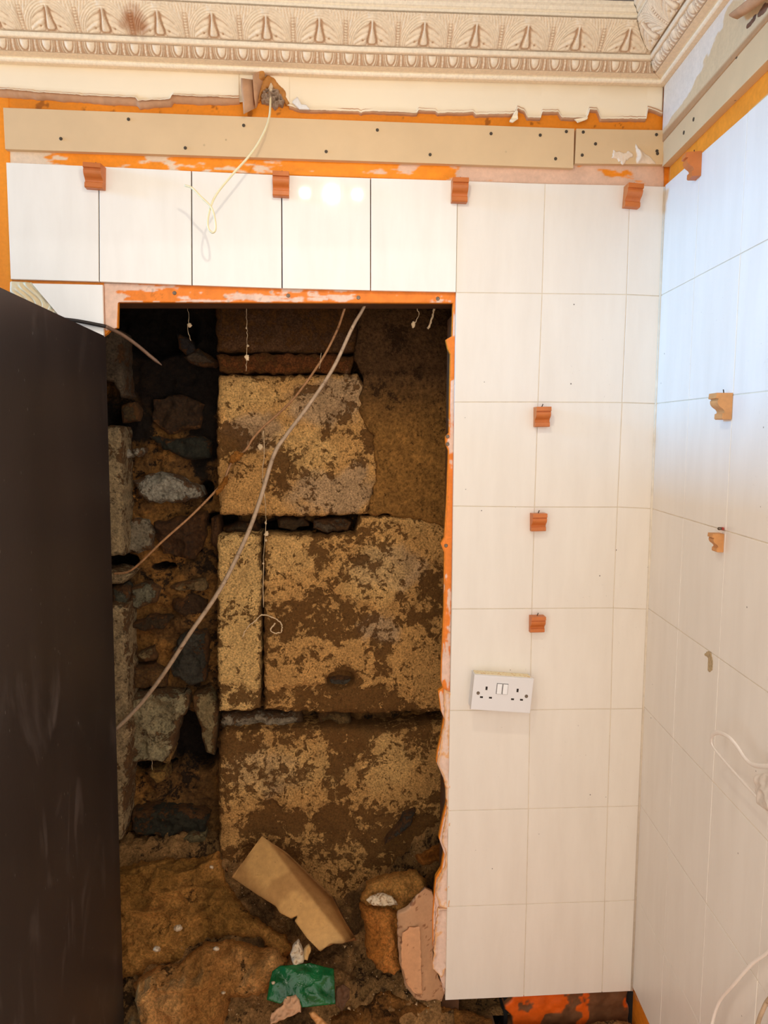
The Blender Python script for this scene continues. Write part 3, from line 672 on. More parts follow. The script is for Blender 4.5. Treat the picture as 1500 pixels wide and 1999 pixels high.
def leaf_h(u, v):
    """acanthus relief, u -.5...5 across, v 0..1 upwards"""
    au = np.abs(u) * 2; pi = math.pi
    wd = .035 + .11 * sm(v, .62, .08) * sm(v, -.05, .12)
    mid = np.sqrt(np.clip(1 - (au / wd) ** 2, 0, 1)) * sm(v, .03, .10) * sm(v, .86, .74)
    gro = -np.exp(-((au - wd - .03) / .028) ** 2) * sm(v, .03, .1) * sm(v, .8, .7)
    head = np.exp(-((au / .15) ** 4 + ((v - .87) / .09) ** 2))
    e = np.sqrt((au / .86) ** 2 + (v / .86) ** 2)
    arcs = np.abs(np.cos(pi * 11 * (e - .80))) ** .8
    ph = v * 6.2 + au * 4.2 + .35 * np.sin(7 * au + 3 * v)
    strokes = np.abs(np.cos(pi * ph)) ** .7
    grp = .5 + .5 * np.cos(2 * pi * (v * 2.1 + au * 1.25 + .1))
    inner = (.50 * strokes + .45 * grp) * sm(au, wd + .02, wd + .16)
    ring = sm(e, .78, .86)
    out = sm(e, 1.12, 1.20) * sm(au, .25, .40)
    frill = np.abs(np.cos(pi * (9 * au + 2.2 * (v - .8)))) ** .7
    h = inner * (1 - ring) + ring * (1 - out) * (.35 + .45 * arcs) + out * (.25 + .6 * frill)
    h = h + .22 * sm(e, 1.0, .3) * sm(au, .1, .4)
    tip = np.exp(-((v - .95) / .045) ** 2) * (.55 + .35 * np.cos(2 * pi * 7 * au))
    h = np.maximum(h, tip)
    stem = np.exp(-((au - 1.0) / .11) ** 4) * sm(v, .80, .70)
    bd = np.exp(-((au - 1.0) / .05) ** 2) * np.abs(np.cos(pi * 12 * v)) ** .6
    h = h * (1 - stem) + stem * (.05 + .75 * bd)
    hole = np.exp(-(((au - .36) / .05) ** 2 + ((v - .16) / .05) ** 2)) * .7
    return (np.maximum(h, 1.15 * mid) + .22 * gro * (1 - head) + .55 * head - hole) * sm(v, -.03, .03) + .10
def egg_h(u, v):
    au = np.abs(u) * 2; w = np.maximum(.93 - v, 0)
    r = np.sqrt((au / .40) ** 2 + (w / .80) ** 2)
    egg = np.sqrt(np.clip(1 - r * r, 0, 1)) * 1.2
    ring = np.exp(-((r - 1.34) / .15) ** 2) * .8 + np.exp(-((r - 1.75) / .10) ** 2) * .55
    dart = np.exp(-((au - 1) / .10) ** 2) * (.50 + .4 * np.abs(np.cos(v * 9)))
    return np.maximum.reduce([egg, ring, dart]) * sm(v, -.02, .08) * sm(v, 1.02, .95)
def unit_mesh(name, side, uc, per, A, Bq, bulge, amp, hf, nu, nv, clampm):
    """one moulded unit centred at distance uc from the corner"""
    su = np.linspace(-.5, .5, nu); sv = np.linspace(0, 1, nv); U, Vv = np.meshgrid(su, sv, indexing='ij')
    h = hf(U, Vv); T = A[0] + (Bq[0] - A[0]) * Vv; Z = A[1] + (Bq[1] - A[1]) * Vv
    L_ = math.hypot(Bq[0] - A[0], Bq[1] - A[1]); n = np.array([(Bq[1] - A[1]) / L_, -(Bq[0] - A[0]) / L_])
    off = bulge * np.sin(math.pi * Vv) + amp * h
    T2 = T + n[0] * off; Z2 = Z + n[1] * off; uu = uc + U * per
    if clampm: uu = np.maximum(uu, KM * T2 + .0002)
    return U, Vv, h, T2, Z2, uu
def add_units(tname, side, trim, centres, per, A, Bq, bulge, amp, hf, nu, nv):
    shared = None
    for k, uc in enumerate(centres):
        cl_ = uc - per / 2 < KM * max(A[0], Bq[0]) + .02
        if cl_ or shared is None:
            U, Vv, h, T2, Z2, uu = unit_mesh(tname, side, uc if cl_ else 0.0, per, A, Bq, bulge, amp, hf, nu, nv, cl_)
            f = sm(h, .12, .62)[..., None]
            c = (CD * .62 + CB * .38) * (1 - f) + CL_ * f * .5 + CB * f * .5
            idx = np.arange(nu * nv).reshape(nu, nv); F = np.stack([idx[:-1, :-1], idx[1:, :-1], idx[1:, 1:], idx[:-1, 1:]], -1).reshape(-1, 4)
            if side == 0: F = F[:, ::-1].copy()
        O, du, dt, s = side_xf(side)
        if cl_:
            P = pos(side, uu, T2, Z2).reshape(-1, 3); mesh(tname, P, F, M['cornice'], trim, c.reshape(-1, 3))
        else:
            if shared is None:
                P = (uu[..., None] * du + T2[..., None] * dt + Z2[..., None] * UP).reshape(-1, 3)
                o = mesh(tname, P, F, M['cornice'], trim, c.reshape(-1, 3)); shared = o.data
            else: o = link(tname, shared, trim)
            sg = float(sag(np.array(uc))) if side == 0 else 0.0
            o.location = Vector(O + du * uc) + Vector((0, 0, sg))
            if side == 0:                                   # follow the slight fall of the cornice, turning about the unit's own middle
                b_ = float((sag(np.array(uc + .01)) - sag(np.array(uc - .01))) / .02); zc = (A[1] + Bq[1]) / 2
                o.rotation_euler = (0, b_, 0); o.location.x -= math.sin(b_) * zc
fra = FB(-.078)
u1 = XCC - fra.uv(828.6, 55)[0]; u2 = XCC - fra.uv(1226, 72)[0]; per = (u1 - u2) / 4
cs = [u2 + per * k for k in range(0, 17) if u2 + per * k < 2.0]
add_units('acanthus_leaf', 0, trims[0], cs, per, (.0545, .2675), (.0975, .3150), .006, .0062, leaf_h, 110, 60)
add_units('acanthus_leaf', 1, trims[1], [u2 + per * k for k in range(11)], per, (.0545, .2675), (.0975, .3150), .006, .0062, leaf_h, 110, 60)
fre = FB(-.041)
e1 = XCC - fre.uv(763, 110)[0]; e2 = XCC - fre.uv(1239, 132)[0]; pe = (e1 - e2) / 12
add_units('egg_moulding', 0, trims[0], [e2 - pe + pe * k for k in range(0, 40)], pe, (.0340, .2345), (.0462, .2535), .003, .0050, egg_h, 40, 24)
add_units('egg_moulding', 1, trims[1], [e2 + pe * k for k in range(-1, 25)], pe, (.0340, .2345), (.0462, .2535), .003, .0050, egg_h, 40, 24)

# ------------------------------------------------------------------ the stone wall in the cavity
YR = .375; YA = .285
def circ(P, x, z, rx, rz): return np.exp(-(((P[:, 0] - x) / rx) ** 2 + ((P[:, 2] - z) / rz) ** 2))
def pxblob(y, px, py, rx, ry):
    f = FB(y); a = f.uv(px, py); b = f.uv(px + rx, py + ry); return a[0], a[1] + Z0, abs(b[0] - a[0]), abs(b[1] - a[1])
def blobs(P, y, lst, seed, warp=.03, lo=.35, hi=.55):
    m = np.zeros(len(P)); w = (np.stack([fbm(P, 22, 5, seed), fbm(P, 22, 5, seed + 1), fbm(P, 22, 5, seed + 2)], 1) - .5) * warp * 4
    Q = P + w
    for (px, py, rx, ry) in lst:
        x, z, a, b = pxblob(y, px, py, rx, ry); m = np.maximum(m, circ(Q, x, z, a * 1.2, b * 1.2))
    return sm(m, lo, hi)
# base: earth and mortar of the rubble
xs = np.arange(-.02, 1.22, .0038); zs = np.arange(-2.2, .12, .0038)
X, Zz = np.meshgrid(xs, zs, indexing='ij'); P = np.stack([X.ravel(), np.full(X.size, YR), Zz.ravel() + Z0], 1)
h = .060 * (fbm(P, 9, 6, 71) - .5) + .035 * (fbm(P, 30, 5, 72) - .5) + .014 * (ridg(P, 26, 4, 73) - .5)
holes = [(240, 1096, 26, 15), (365, 1440, 26, 42), (392, 1470, 32, 26), (300, 1497, 40, 9), (345, 1450, 14, 40), (320, 1105, 22, 6), (430, 1015, 30, 12), (560, 1028, 48, 14), (370, 1075, 18, 7), (300, 640, 80, 50), (250, 600, 40, 40), (405, 960, 12, 20)]
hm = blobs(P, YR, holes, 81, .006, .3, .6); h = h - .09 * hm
# shelf of earth low on the left
brn = lin((114, 78, 38)); drk = lin((26, 18, 11)); och = lin((162, 110, 50)); gry = lin((110, 98, 80))
n1 = fbm(P, 11, 6, 91); n2 = fbm(P, 40, 5, 92); n3 = fbm(P, 5, 4, 93)
c = brn[None] * (0.45 + 1.0 * n2)[:, None]; m = sm(n1, .46, .6)[:, None] * .7; c = c * (1 - m) + och[None] * (0.5 + .8 * n2)[:, None] * m
zone = (blobs(P, YR, [(290, 640, 150, 110), (330, 760, 90, 60), (400, 690, 50, 120), (240, 820, 60, 40), (400, 830, 20, 90)], 85, .03, .2, .7))[:, None] * .93  # upper left: sooty black with the header's shade put into the colour
c = c * (1 - zone) + lin((12, 8, 6))[None] * zone; c = c * (1 - .8 * hm[:, None])  # holes also darkened in the colour, as shade inside the recesses
P2 = P.copy(); P2[:, 1] = YR - h
idx = np.arange(X.size).reshape(X.shape); F = np.stack([idx[:-1, :-1], idx[1:, :-1], idx[1:, 1:], idx[:-1, 1:]], -1).reshape(-1, 4)
sw = mesh('wall_inner', P2, F, M['rubble'], None, c, dk=.22 + (n3 - .5) * 1.2 + .5 * hm + .4 * zone[:, 0])
setp(sw, 'old damp stone wall seen through the opening, dressed blocks and rubble', kind='structure')
# closing faces of the cavity (left, right, above, behind)
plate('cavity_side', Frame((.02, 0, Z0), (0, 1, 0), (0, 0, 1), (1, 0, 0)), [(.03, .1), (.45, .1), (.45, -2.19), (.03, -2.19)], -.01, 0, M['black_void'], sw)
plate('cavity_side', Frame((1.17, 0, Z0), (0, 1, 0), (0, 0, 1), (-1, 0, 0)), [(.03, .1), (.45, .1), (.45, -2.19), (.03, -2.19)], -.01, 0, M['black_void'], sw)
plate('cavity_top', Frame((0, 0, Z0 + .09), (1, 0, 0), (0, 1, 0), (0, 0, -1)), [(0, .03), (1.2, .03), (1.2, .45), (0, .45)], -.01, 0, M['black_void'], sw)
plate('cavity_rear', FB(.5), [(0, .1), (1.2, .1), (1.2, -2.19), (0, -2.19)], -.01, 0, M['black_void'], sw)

tan = lin((196, 146, 84)); tanl = lin((218, 174, 108)); dbr = lin((88, 54, 22)); grs = lin((172, 142, 108)); dkb = lin((44, 26, 12)); orb = lin((118, 66, 26))
DARK = [(665, 820, 42, 35), (735, 850, 30, 20), (640, 1205, 95, 38), (560, 1215, 55, 30), (800, 1195, 45, 30), (850, 1160, 30, 60), (672, 1430, 48, 40), (668, 1500, 18, 40), (660, 1530, 26, 22), (655, 1600, 34, 38), (670, 1350, 34, 50), (590, 1360, 200, 20), (500, 1440, 110, 16),
        (760, 1380, 100, 12), (620, 1075, 22, 40), (745, 1285, 22, 36), (660, 1240, 50, 14), (540, 1205, 20, 30), (480, 850, 40, 25), (600, 770, 30, 14), (470, 870, 50, 22), (540, 920, 24, 60), (700, 1090, 20, 10), (545, 1600, 60, 30), (520, 1680, 80, 40), (790, 1640, 80, 50)]
GREY = [(640, 790, 60, 40), (650, 960, 80, 38), (690, 930, 30, 30), (500, 840, 50, 40), (690, 760, 60, 30), (735, 1225, 40, 30), (520, 1500, 60, 40), (760, 1110, 60, 40)]
BRIGHT = [(470, 1080, 50, 50), (470, 1150, 50, 90), (590, 880, 60, 40), (560, 1080, 60, 50), (730, 1120, 60, 60), (470, 770, 60, 40), (600, 1500, 80, 40), (480, 1500, 50, 60), (760, 1480, 50, 60), (800, 960, 60, 80)]
def stone_col(basec, dark=1.0, seed=0):
    def f(P, d, uv, H):
        n1 = fbm(P, 9, 6, 101 + seed); n2 = fbm(P, 34, 6, 102 + seed, .62); n3 = fbm(P, 120, 4, 103 + seed)
        c = basec[None] * (0.70 + .62 * n2)[:, None]
        g = blobs(P, YA, GREY, 111, .02, .25, .65)[:, None] * .7; c = c * (1 - g) + grs[None] * (.45 + n2)[:, None] * g
        b = blobs(P, YA, BRIGHT, 121, .03, .2, .8)[:, None] * .55; c = c * (1 - b) + tanl[None] * (.55 + .8 * n2)[:, None] * b
        rgt = (sm(P[:, 0], 1.03, 1.10) * .5)[:, None]; c = c * (1 - rgt) + dkb[None] * rgt  # shadow along the right edge of the cavity, painted in
        topd = (sm(P[:, 2], Z0 - .50, Z0 - .28) * .62)[:, None]; c = c * (1 - topd) + lin((66, 44, 28))[None] * (.4 + 1.1 * n2)[:, None] * topd  # darker towards the header: its shade put into the stone colour
        k = blobs(P, YA, DARK, 131, .022, .22, .75)
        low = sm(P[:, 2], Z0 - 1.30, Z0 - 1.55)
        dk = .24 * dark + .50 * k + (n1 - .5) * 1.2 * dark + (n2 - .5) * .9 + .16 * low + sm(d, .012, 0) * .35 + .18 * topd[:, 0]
        return c, dk
    return f
def stone_disp(a=.010, seed=0):
    def f(P, d, uv):
        r = a * (fbm(P, 12, 6, 141 + seed) - .5) * 2 + a * .45 * (fbm(P, 70, 4, 142) - .5)
        r = r - .006 * blobs(P, YA, DARK, 131, .018, .34, .52)
        r = r - .035 * blobs(P, YA, [(665, 1327, 24, 15)], 151, .004, .35, .6)
        return r
    return f
A_ = FB(YA)
def block(px, base, cell=.0032, thick=.014, rim=.02, back=.12, seed=0, fr=A_, dsp=.010, dark=1.0, jit=.003, name='stone', mat='stone'):
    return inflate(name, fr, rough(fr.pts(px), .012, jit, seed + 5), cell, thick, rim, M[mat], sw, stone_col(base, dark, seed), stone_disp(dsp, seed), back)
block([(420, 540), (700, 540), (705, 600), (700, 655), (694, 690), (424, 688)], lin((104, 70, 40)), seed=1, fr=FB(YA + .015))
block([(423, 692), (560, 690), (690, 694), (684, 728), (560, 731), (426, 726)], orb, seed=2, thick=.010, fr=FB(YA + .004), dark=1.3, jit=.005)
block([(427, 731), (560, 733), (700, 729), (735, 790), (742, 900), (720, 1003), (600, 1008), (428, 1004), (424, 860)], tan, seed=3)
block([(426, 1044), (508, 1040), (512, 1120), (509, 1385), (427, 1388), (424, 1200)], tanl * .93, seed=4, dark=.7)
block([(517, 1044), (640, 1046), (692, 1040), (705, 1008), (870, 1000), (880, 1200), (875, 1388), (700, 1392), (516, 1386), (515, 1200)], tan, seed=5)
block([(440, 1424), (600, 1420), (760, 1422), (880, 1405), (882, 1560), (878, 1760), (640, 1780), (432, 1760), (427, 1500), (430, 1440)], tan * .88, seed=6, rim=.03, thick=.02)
# rough render over the right side
def ren_col(P, d, uv, H):
    n1 = fbm(P, 8, 6, 161); n2 = fbm(P, 38, 6, 162, .65)
    c = lin((168, 118, 58))[None] * (0.5 + 1.0 * n2)[:, None]
    topd = (sm(P[:, 2], Z0 - .62, Z0 - .40) * .8)[:, None]; c = c * (1 - topd) + lin((62, 42, 30))[None] * (.4 + 1.2 * n2)[:, None] * topd  # header shade painted into the upper render
    r = (sm(P[:, 0], 1.04, 1.10) * .7)[:, None]; return c * (1 - r) + dkb[None] * .6 * r, .12 + (n1 - .5) * 1.6 + .2 * topd[:, 0]  # right edge darkened for the shadow there
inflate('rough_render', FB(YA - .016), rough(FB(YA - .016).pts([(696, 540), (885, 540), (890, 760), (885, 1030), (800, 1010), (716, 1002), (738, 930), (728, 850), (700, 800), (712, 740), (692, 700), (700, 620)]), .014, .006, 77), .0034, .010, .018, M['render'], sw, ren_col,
        lambda P, d, uv: .008 * (fbm(P, 16, 6, 171) - .5) * 2 + .006 * (fbm(P, 90, 4, 172) - .5), .02)
# stones and pinnings, each its own
def rock_col(base, streak=0.0, seed=0):
    def f(P, d, uv, H):
        n2 = fbm(P, 45, 6, 181 + seed, .62); n1 = fbm(P, 14, 4, 182 + seed)
        c = base[None] * (0.5 + 1.0 * n2)[:, None]
        return c, .10 + (n1 - .5) * 1.3 + sm(d, .020, 0) * .55
    return f
def rock(px, y, base, thick=.03, rim=.03, seed=0, back=.06, jit=.003, facet=.02, cell=.0035):
    fr = FB(y)
    return inflate('stone', fr, rough(fr.pts(px), .014, jit, seed), cell, thick, rim, M['rock'], sw, rock_col(lin(base), 0, seed),
                   lambda P, d, uv: (facet * (ridg(P, 14, 5, 190 + seed) - .5) + .3 * facet * (fbm(P, 60, 4, 7) - .5)) * sm(d, 0, .008), back)
rocks = [([(258, 940), (292, 926), (322, 921), (350, 930), (392, 952), (398, 968), (360, 980), (290, 982), (272, 965)], .33, (152, 142, 122)),
 ([(243, 1030), (262, 1012), (290, 1015), (300, 1040), (296, 1072), (270, 1080), (245, 1074)], .33, (132, 118, 94)),
 ([(286, 848), (330, 858), (398, 850), (414, 862), (408, 896), (372, 898), (320, 876)], .34, (44, 42, 30)),
 ([(237, 878), (250, 876), (257, 888), (250, 896), (238, 890)], .31, (150, 138, 118)), ([(260, 876), (278, 874), (279, 886), (270, 892), (262, 886)], .31, (156, 144, 122)),
 ([(255, 1148), (290, 1136), (312, 1150), (305, 1176), (270, 1188), (252, 1180)], .33, (112, 104, 80)), ([(218, 1145), (245, 1140), (252, 1160), (248, 1178), (220, 1178)], .30, (84, 78, 60)),
 ([(330, 1145), (360, 1132), (402, 1128), (406, 1150), (350, 1155)], .34, (122, 96, 60)), ([(336, 1168), (380, 1160), (408, 1172), (406, 1196), (360, 1204), (338, 1190)], .35, (66, 44, 22)),
 ([(258, 1214), (300, 1200), (338, 1204), (320, 1228), (280, 1232), (258, 1226)], .34, (64, 46, 24)), ([(264, 1278), (300, 1262), (304, 1285), (284, 1292)], .34, (120, 98, 62)),
 ([(345, 1250), (372, 1226), (405, 1228), (410, 1290), (402, 1330), (370, 1336), (340, 1320), (332, 1300)], .345, (64, 58, 46)),
 ([(252, 1358), (300, 1350), (362, 1352), (372, 1372), (350, 1412), (340, 1460), (322, 1484), (258, 1486), (248, 1420)], .315, (150, 134, 98)),
 ([(376, 1358), (408, 1352), (422, 1370), (426, 1400), (420, 1474), (402, 1468), (392, 1420), (378, 1384)], .315, (142, 120, 80)),
 ([(432, 1392), (500, 1388), (584, 1390), (592, 1404), (586, 1418), (480, 1424), (434, 1420)], .325, (158, 138, 110)),
 ([(622, 1394), (650, 1388), (680, 1392), (686, 1410), (650, 1420), (624, 1412)], .325, (118, 88, 48)),
 ([(440, 1030), (470, 1016), (500, 1020), (508, 1036), (470, 1044), (438, 1040)], .335, (70, 52, 28)), ([(540, 1012), (590, 1010), (606, 1024), (574, 1034), (546, 1028)], .335, (82, 60, 34)),
 ([(612, 1014), (660, 1010), (686, 1018), (680, 1036), (630, 1040), (610, 1032)], .32, (104, 84, 60)),
 ([(258, 1585), (300, 1575), (360, 1578), (408, 1590), (402, 1622), (350, 1632), (280, 1630), (256, 1615)], .33, (48, 44, 30)),
 ([(355, 1640), (376, 1625), (400, 1632), (404, 1648), (382, 1660), (358, 1658)], .31, (116, 100, 66)),
 ([(286, 1505), (320, 1500), (330, 1520), (305, 1530)], .33, (130, 96, 44)), ([(322, 1440), (338, 1470), (330, 1490), (316, 1488)], .33, (140, 104, 54)),
 ([(360, 700), (388, 680), (412, 692), (432, 706), (420, 718), (384, 712)], .34, (84, 68, 50)), ([(345, 650), (372, 660), (390, 690), (370, 700), (350, 680)], .345, (52, 44, 40)),
 ([(236, 790), (262, 785), (274, 800), (270, 822), (240, 826)], .33, (74, 56, 30)), ([(300, 780), (350, 770), (396, 790), (392, 838), (330, 846), (296, 820)], .345, (58, 38, 18)),
 ([(300, 1020), (350, 1010), (400, 1000), (404, 1050), (380, 1090), (320, 1080), (304, 1050)], .345, (74, 46, 20)), ([(256, 1300), (300, 1296), (330, 1310), (326, 1340), (262, 1344)], .345, (96, 66, 30)),
 ([(750, 1652), (765, 1630), (790, 1596), (812, 1582), (806, 1606), (780, 1630), (756, 1645)], .23, (62, 56, 46)), ([(640, 1320), (660, 1314), (688, 1320), (690, 1340), (660, 1344), (644, 1338)], .31, (80, 70, 56)),
 ([(412, 1010), (428, 1005), (434, 1050), (424, 1075), (412, 1060)], .33, (88, 56, 28))]
for k, (px, y, b_) in enumerate(rocks):
    big = (max(q[0] for q in px) - min(q[0] for q in px)) > 60
    rock(px, y + .008, b_, .010 if big else .006, .016 if big else .010, k, .07, .004 if big else .002, .030 if big else .012, .0028)
# pale strip of old plaster and stone at the left jamb
def jam(P, d, uv, H):
    n2 = fbm(P, 50, 6, 201, .62); n1 = fbm(P, 10, 4, 202); c = lin((166, 140, 100))[None] * (0.5 + .9 * n2)[:, None]
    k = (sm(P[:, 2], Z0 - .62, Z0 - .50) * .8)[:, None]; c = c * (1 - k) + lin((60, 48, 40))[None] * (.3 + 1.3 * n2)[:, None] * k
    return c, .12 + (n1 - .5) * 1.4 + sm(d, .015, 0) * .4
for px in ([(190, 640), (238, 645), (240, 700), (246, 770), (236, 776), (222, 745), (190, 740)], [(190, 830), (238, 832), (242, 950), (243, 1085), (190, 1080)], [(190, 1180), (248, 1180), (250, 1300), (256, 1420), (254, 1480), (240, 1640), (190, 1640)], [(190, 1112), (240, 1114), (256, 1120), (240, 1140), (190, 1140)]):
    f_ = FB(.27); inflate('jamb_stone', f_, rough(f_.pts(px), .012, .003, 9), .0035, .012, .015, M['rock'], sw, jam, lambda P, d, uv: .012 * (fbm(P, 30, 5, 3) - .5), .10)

# ------------------------------------------------------------------ heap at the foot of the opening
def zof(px, py, y): return FB(y).uv(px, py)[1]
RX = np.array([-.05, .17, .35, .48, .60, .75, .88, .97, 1.05, 1.25]); RZ = np.array([-1.76, -1.74, -1.73, -1.76, -1.86, -1.88, -1.80, -1.70, -1.64, -1.64])
def heap(x, y):
    zr = np.interp(x, RX, RZ); s = np.clip((y + .08) / .38, 0, 1); zf = -2.135
    return zf + (zr - zf) * s ** 0.95
xs = np.arange(-.05, 1.5, .005); ys = np.arange(-.20, .40, .005)
X, Y = np.meshgrid(xs, ys, indexing='ij'); zz = heap(X.ravel(), Y.ravel())
zz = np.where(Y.ravel() < -.05, zz - .1 * (-.05 - Y.ravel()), zz)
P = np.stack([X.ravel(), Y.ravel(), zz + Z0], 1)
P[:, 2] += .05 * (fbm(P, 10, 6, 211) - .5) + .034 * (fbm(P, 45, 5, 212) - .5) + .016 * (ridg(P, 30, 3, 213) - .5)
m_ = (P[:, 0] > 1.03) ; P[:, 2] = np.where(m_, np.minimum(P[:, 2], Z0 - 2.10 + .03 * fbm(P, 20, 4, 3)), P[:, 2])
P[:, 2] = np.maximum(P[:, 2], .004)
n1 = fbm(P, 9, 5, 221); n2 = fbm(P, 45, 5, 222)
c = lin((182, 134, 80))[None] * (.4 + 1.1 * n2)[:, None]; k = (sm(n1, .5, .6) * .6)[:, None]; c = c * (1 - k) + lin((122, 92, 52))[None] * (.5 + .9 * n2)[:, None] * k
k = (sm(n1, .40, .32) * .6)[:, None]; c = c * (1 - k) + lin((40, 26, 14))[None] * k
idx = np.arange(X.size).reshape(X.shape); F = np.stack([idx[:-1, :-1], idx[1:, :-1], idx[1:, 1:], idx[:-1, 1:]], -1).reshape(-1, 4)
ctr = P[F].mean(1); F = F[~((ctr[:, 0] < .235) & (ctr[:, 1] < -.01)) & ~((ctr[:, 0] > 1.0) & (ctr[:, 1] < .03) & (ctr[:, 1] > -.012))]
hp = mesh('rubble_heap', P, F, M['debris'], None, c, dk=.18 + (n1 - .5) * 1.4)
setp(hp, 'sloping heap of brown plaster dust and debris at the foot of the opening', 'debris', kind='stuff')
# loose crumbs on the heap
rn = np.random.RandomState(5); CR = []; cc = []
for k in range(1100):
    x = rn.uniform(.25, 1.0); y = rn.uniform(-.05, .26); z = heap(np.array([x]), np.array([y]))[0] + Z0 + rn.uniform(.0, .03)
    s = rn.uniform(.0007, .0022) * (2.6 if rn.rand() < .05 else 1); R_ = Euler(tuple(rn.uniform(0, 6, 3))).to_matrix()
    q = [Vector(v) for v in ((1, 1, 1), (-1, -1, 1), (-1, 1, -1), (1, -1, -1))]
    CR.append([np.array((x, y, z)) + s * np.array(R_ @ Vector((v.x, v.y * rn.uniform(.4, 1), v.z * .7))) for v in q])
    cc += [lin((206, 170, 124)) if rn.rand() < .45 else lin((140, 94, 50))] * 4
V = np.array(CR).reshape(-1, 3); F = np.concatenate([np.array([[0, 1, 2], [0, 3, 1], [0, 2, 3], [1, 3, 2]]) + 4 * k for k in range(len(CR))])
o = mesh('plaster_crumbs', V, F, M['skin'], None, np.array(cc), smooth=False)
setp(o, 'tiny pale plaster crumbs scattered over the debris heap', 'debris', kind='stuff')

# mineral wool, torn sheets
def wool_col(base, hi_, seed):
    def f(P, d, uv, H):
        n2 = fbm(P, 40, 6, 231 + seed, .6); n1 = fbm(P, 9, 5, 232 + seed)
        k = sm(n1, .42, .62)[:, None]; c = (lin(base)[None] * (1 - k) + lin(hi_)[None] * k) * (.55 + .85 * n2)[:, None]
        e = (sm(d, .014, 0) * .35)[:, None]; n5 = fbm(P, 6, 4, 238 + seed); return c * (1 - e) + lin((206, 134, 62))[None] * (.5 + n2)[:, None] * e, .06 + (n5 - .5) * 1.5
    return f
def folds(a, sx, sz, seed):
    def f(P, d, uv):
        w = uv + np.stack([fbm(P, 8, 3, seed), fbm(P, 8, 3, seed + 1)], 1) * .09
        Q = np.stack([w[:, 0] * sx, w[:, 1] * sz, w[:, 0] * 0], 1)
        return (a * (ridg(Q, 1.0, 4, seed) - .35) + a * 1.5 * (fbm(P, 15, 4, seed + 5) - .5) + .35 * a * (ridg(P, 24, 3, seed + 8) - .5) + .024 * (fbm(P, 50, 4, seed + 3) - .5)) * sm(d, -.004, .016)
    return f
def wool(px, at, tilt, thick, rim, base, hi_, label, seed, fa=.03, sx=10, sz=22, back=.03, yaw=0.0):
    fr = FT(*at, tilt, yaw)
    o = inflate('mineral_wool', fr, rough(rough(fr.pts(px), .03, .006, seed), .008, .004, seed), .0032, thick, rim, M['wool'], None, wool_col(base, hi_, seed), folds(fa, sx, sz, seed), back)
    return setp(o, label, 'insulation', 'scraps of mineral wool in the heap')
wool([(205, 1705), (250, 1690), (300, 1676), (350, 1680), (425, 1664), (436, 1690), (440, 1730), (470, 1755), (500, 1790), (560, 1825), (575, 1852), (552, 1875), (530, 1858), (508, 1832), (470, 1826), (405, 1832), (385, 1850), (352, 1878), (300, 1892), (276, 1902), (255, 1912), (205, 1930)],
     (380, 1770, .18), .62, .035, .05, (160, 112, 52), (200, 140, 70), 'large brown blanket of mineral wool lying against the black appliance', 1, .035)
wool([(262, 1925), (290, 1892), (350, 1882), (400, 1842), (450, 1836), (480, 1850), (545, 1852), (562, 1880), (540, 1920), (505, 1945), (450, 1950), (440, 1985), (442, 2040), (285, 2040), (268, 1980)],
     (400, 1930, .04), .55, .045, .05, (192, 132, 68), (234, 170, 100), 'orange-brown torn lump of mineral wool lowest in the frame, left of the green sheet', 2, .030, 16, 12)
wool([(700, 1752), (716, 1722), (760, 1700), (805, 1700), (830, 1716), (828, 1750), (800, 1775), (770, 1782), (720, 1775)], (765, 1740, .12), .6, .030, .04, (172, 122, 58), (212, 150, 78), 'rounded brown mineral wool lump with a white plaster flake on it', 3, .024, 14, 16)
wool([(706, 1762), (750, 1768), (776, 1776), (777, 1810), (776, 1850), (783, 1882), (768, 1904), (740, 1898), (722, 1870), (712, 1820)], (745, 1830, .06), .35, .030, .028, (190, 118, 50), (232, 150, 72), 'tongue of orange mineral wool hanging beside the peeled brown board paper', 4, .022, 22, 9)
wool([(640, 1990), (700, 1965), (740, 1935), (800, 1945), (860, 1958), (900, 1965), (960, 1995), (960, 2050), (640, 2050)], (800, 1985, .02), .7, .03, .05, (130, 86, 42), (198, 132, 64), 'dark matted mineral wool at the bottom edge under the tiling', 5, .03)
wool([(812, 1672), (840, 1655), (872, 1640), (874, 1672), (850, 1684), (822, 1690)], (845, 1668, .12), .6, .016, .02, (110, 62, 18), (150, 84, 26), 'small amber scrap of mineral wool against the ragged board edge, above the other scraps', 6, .008, 20, 20)

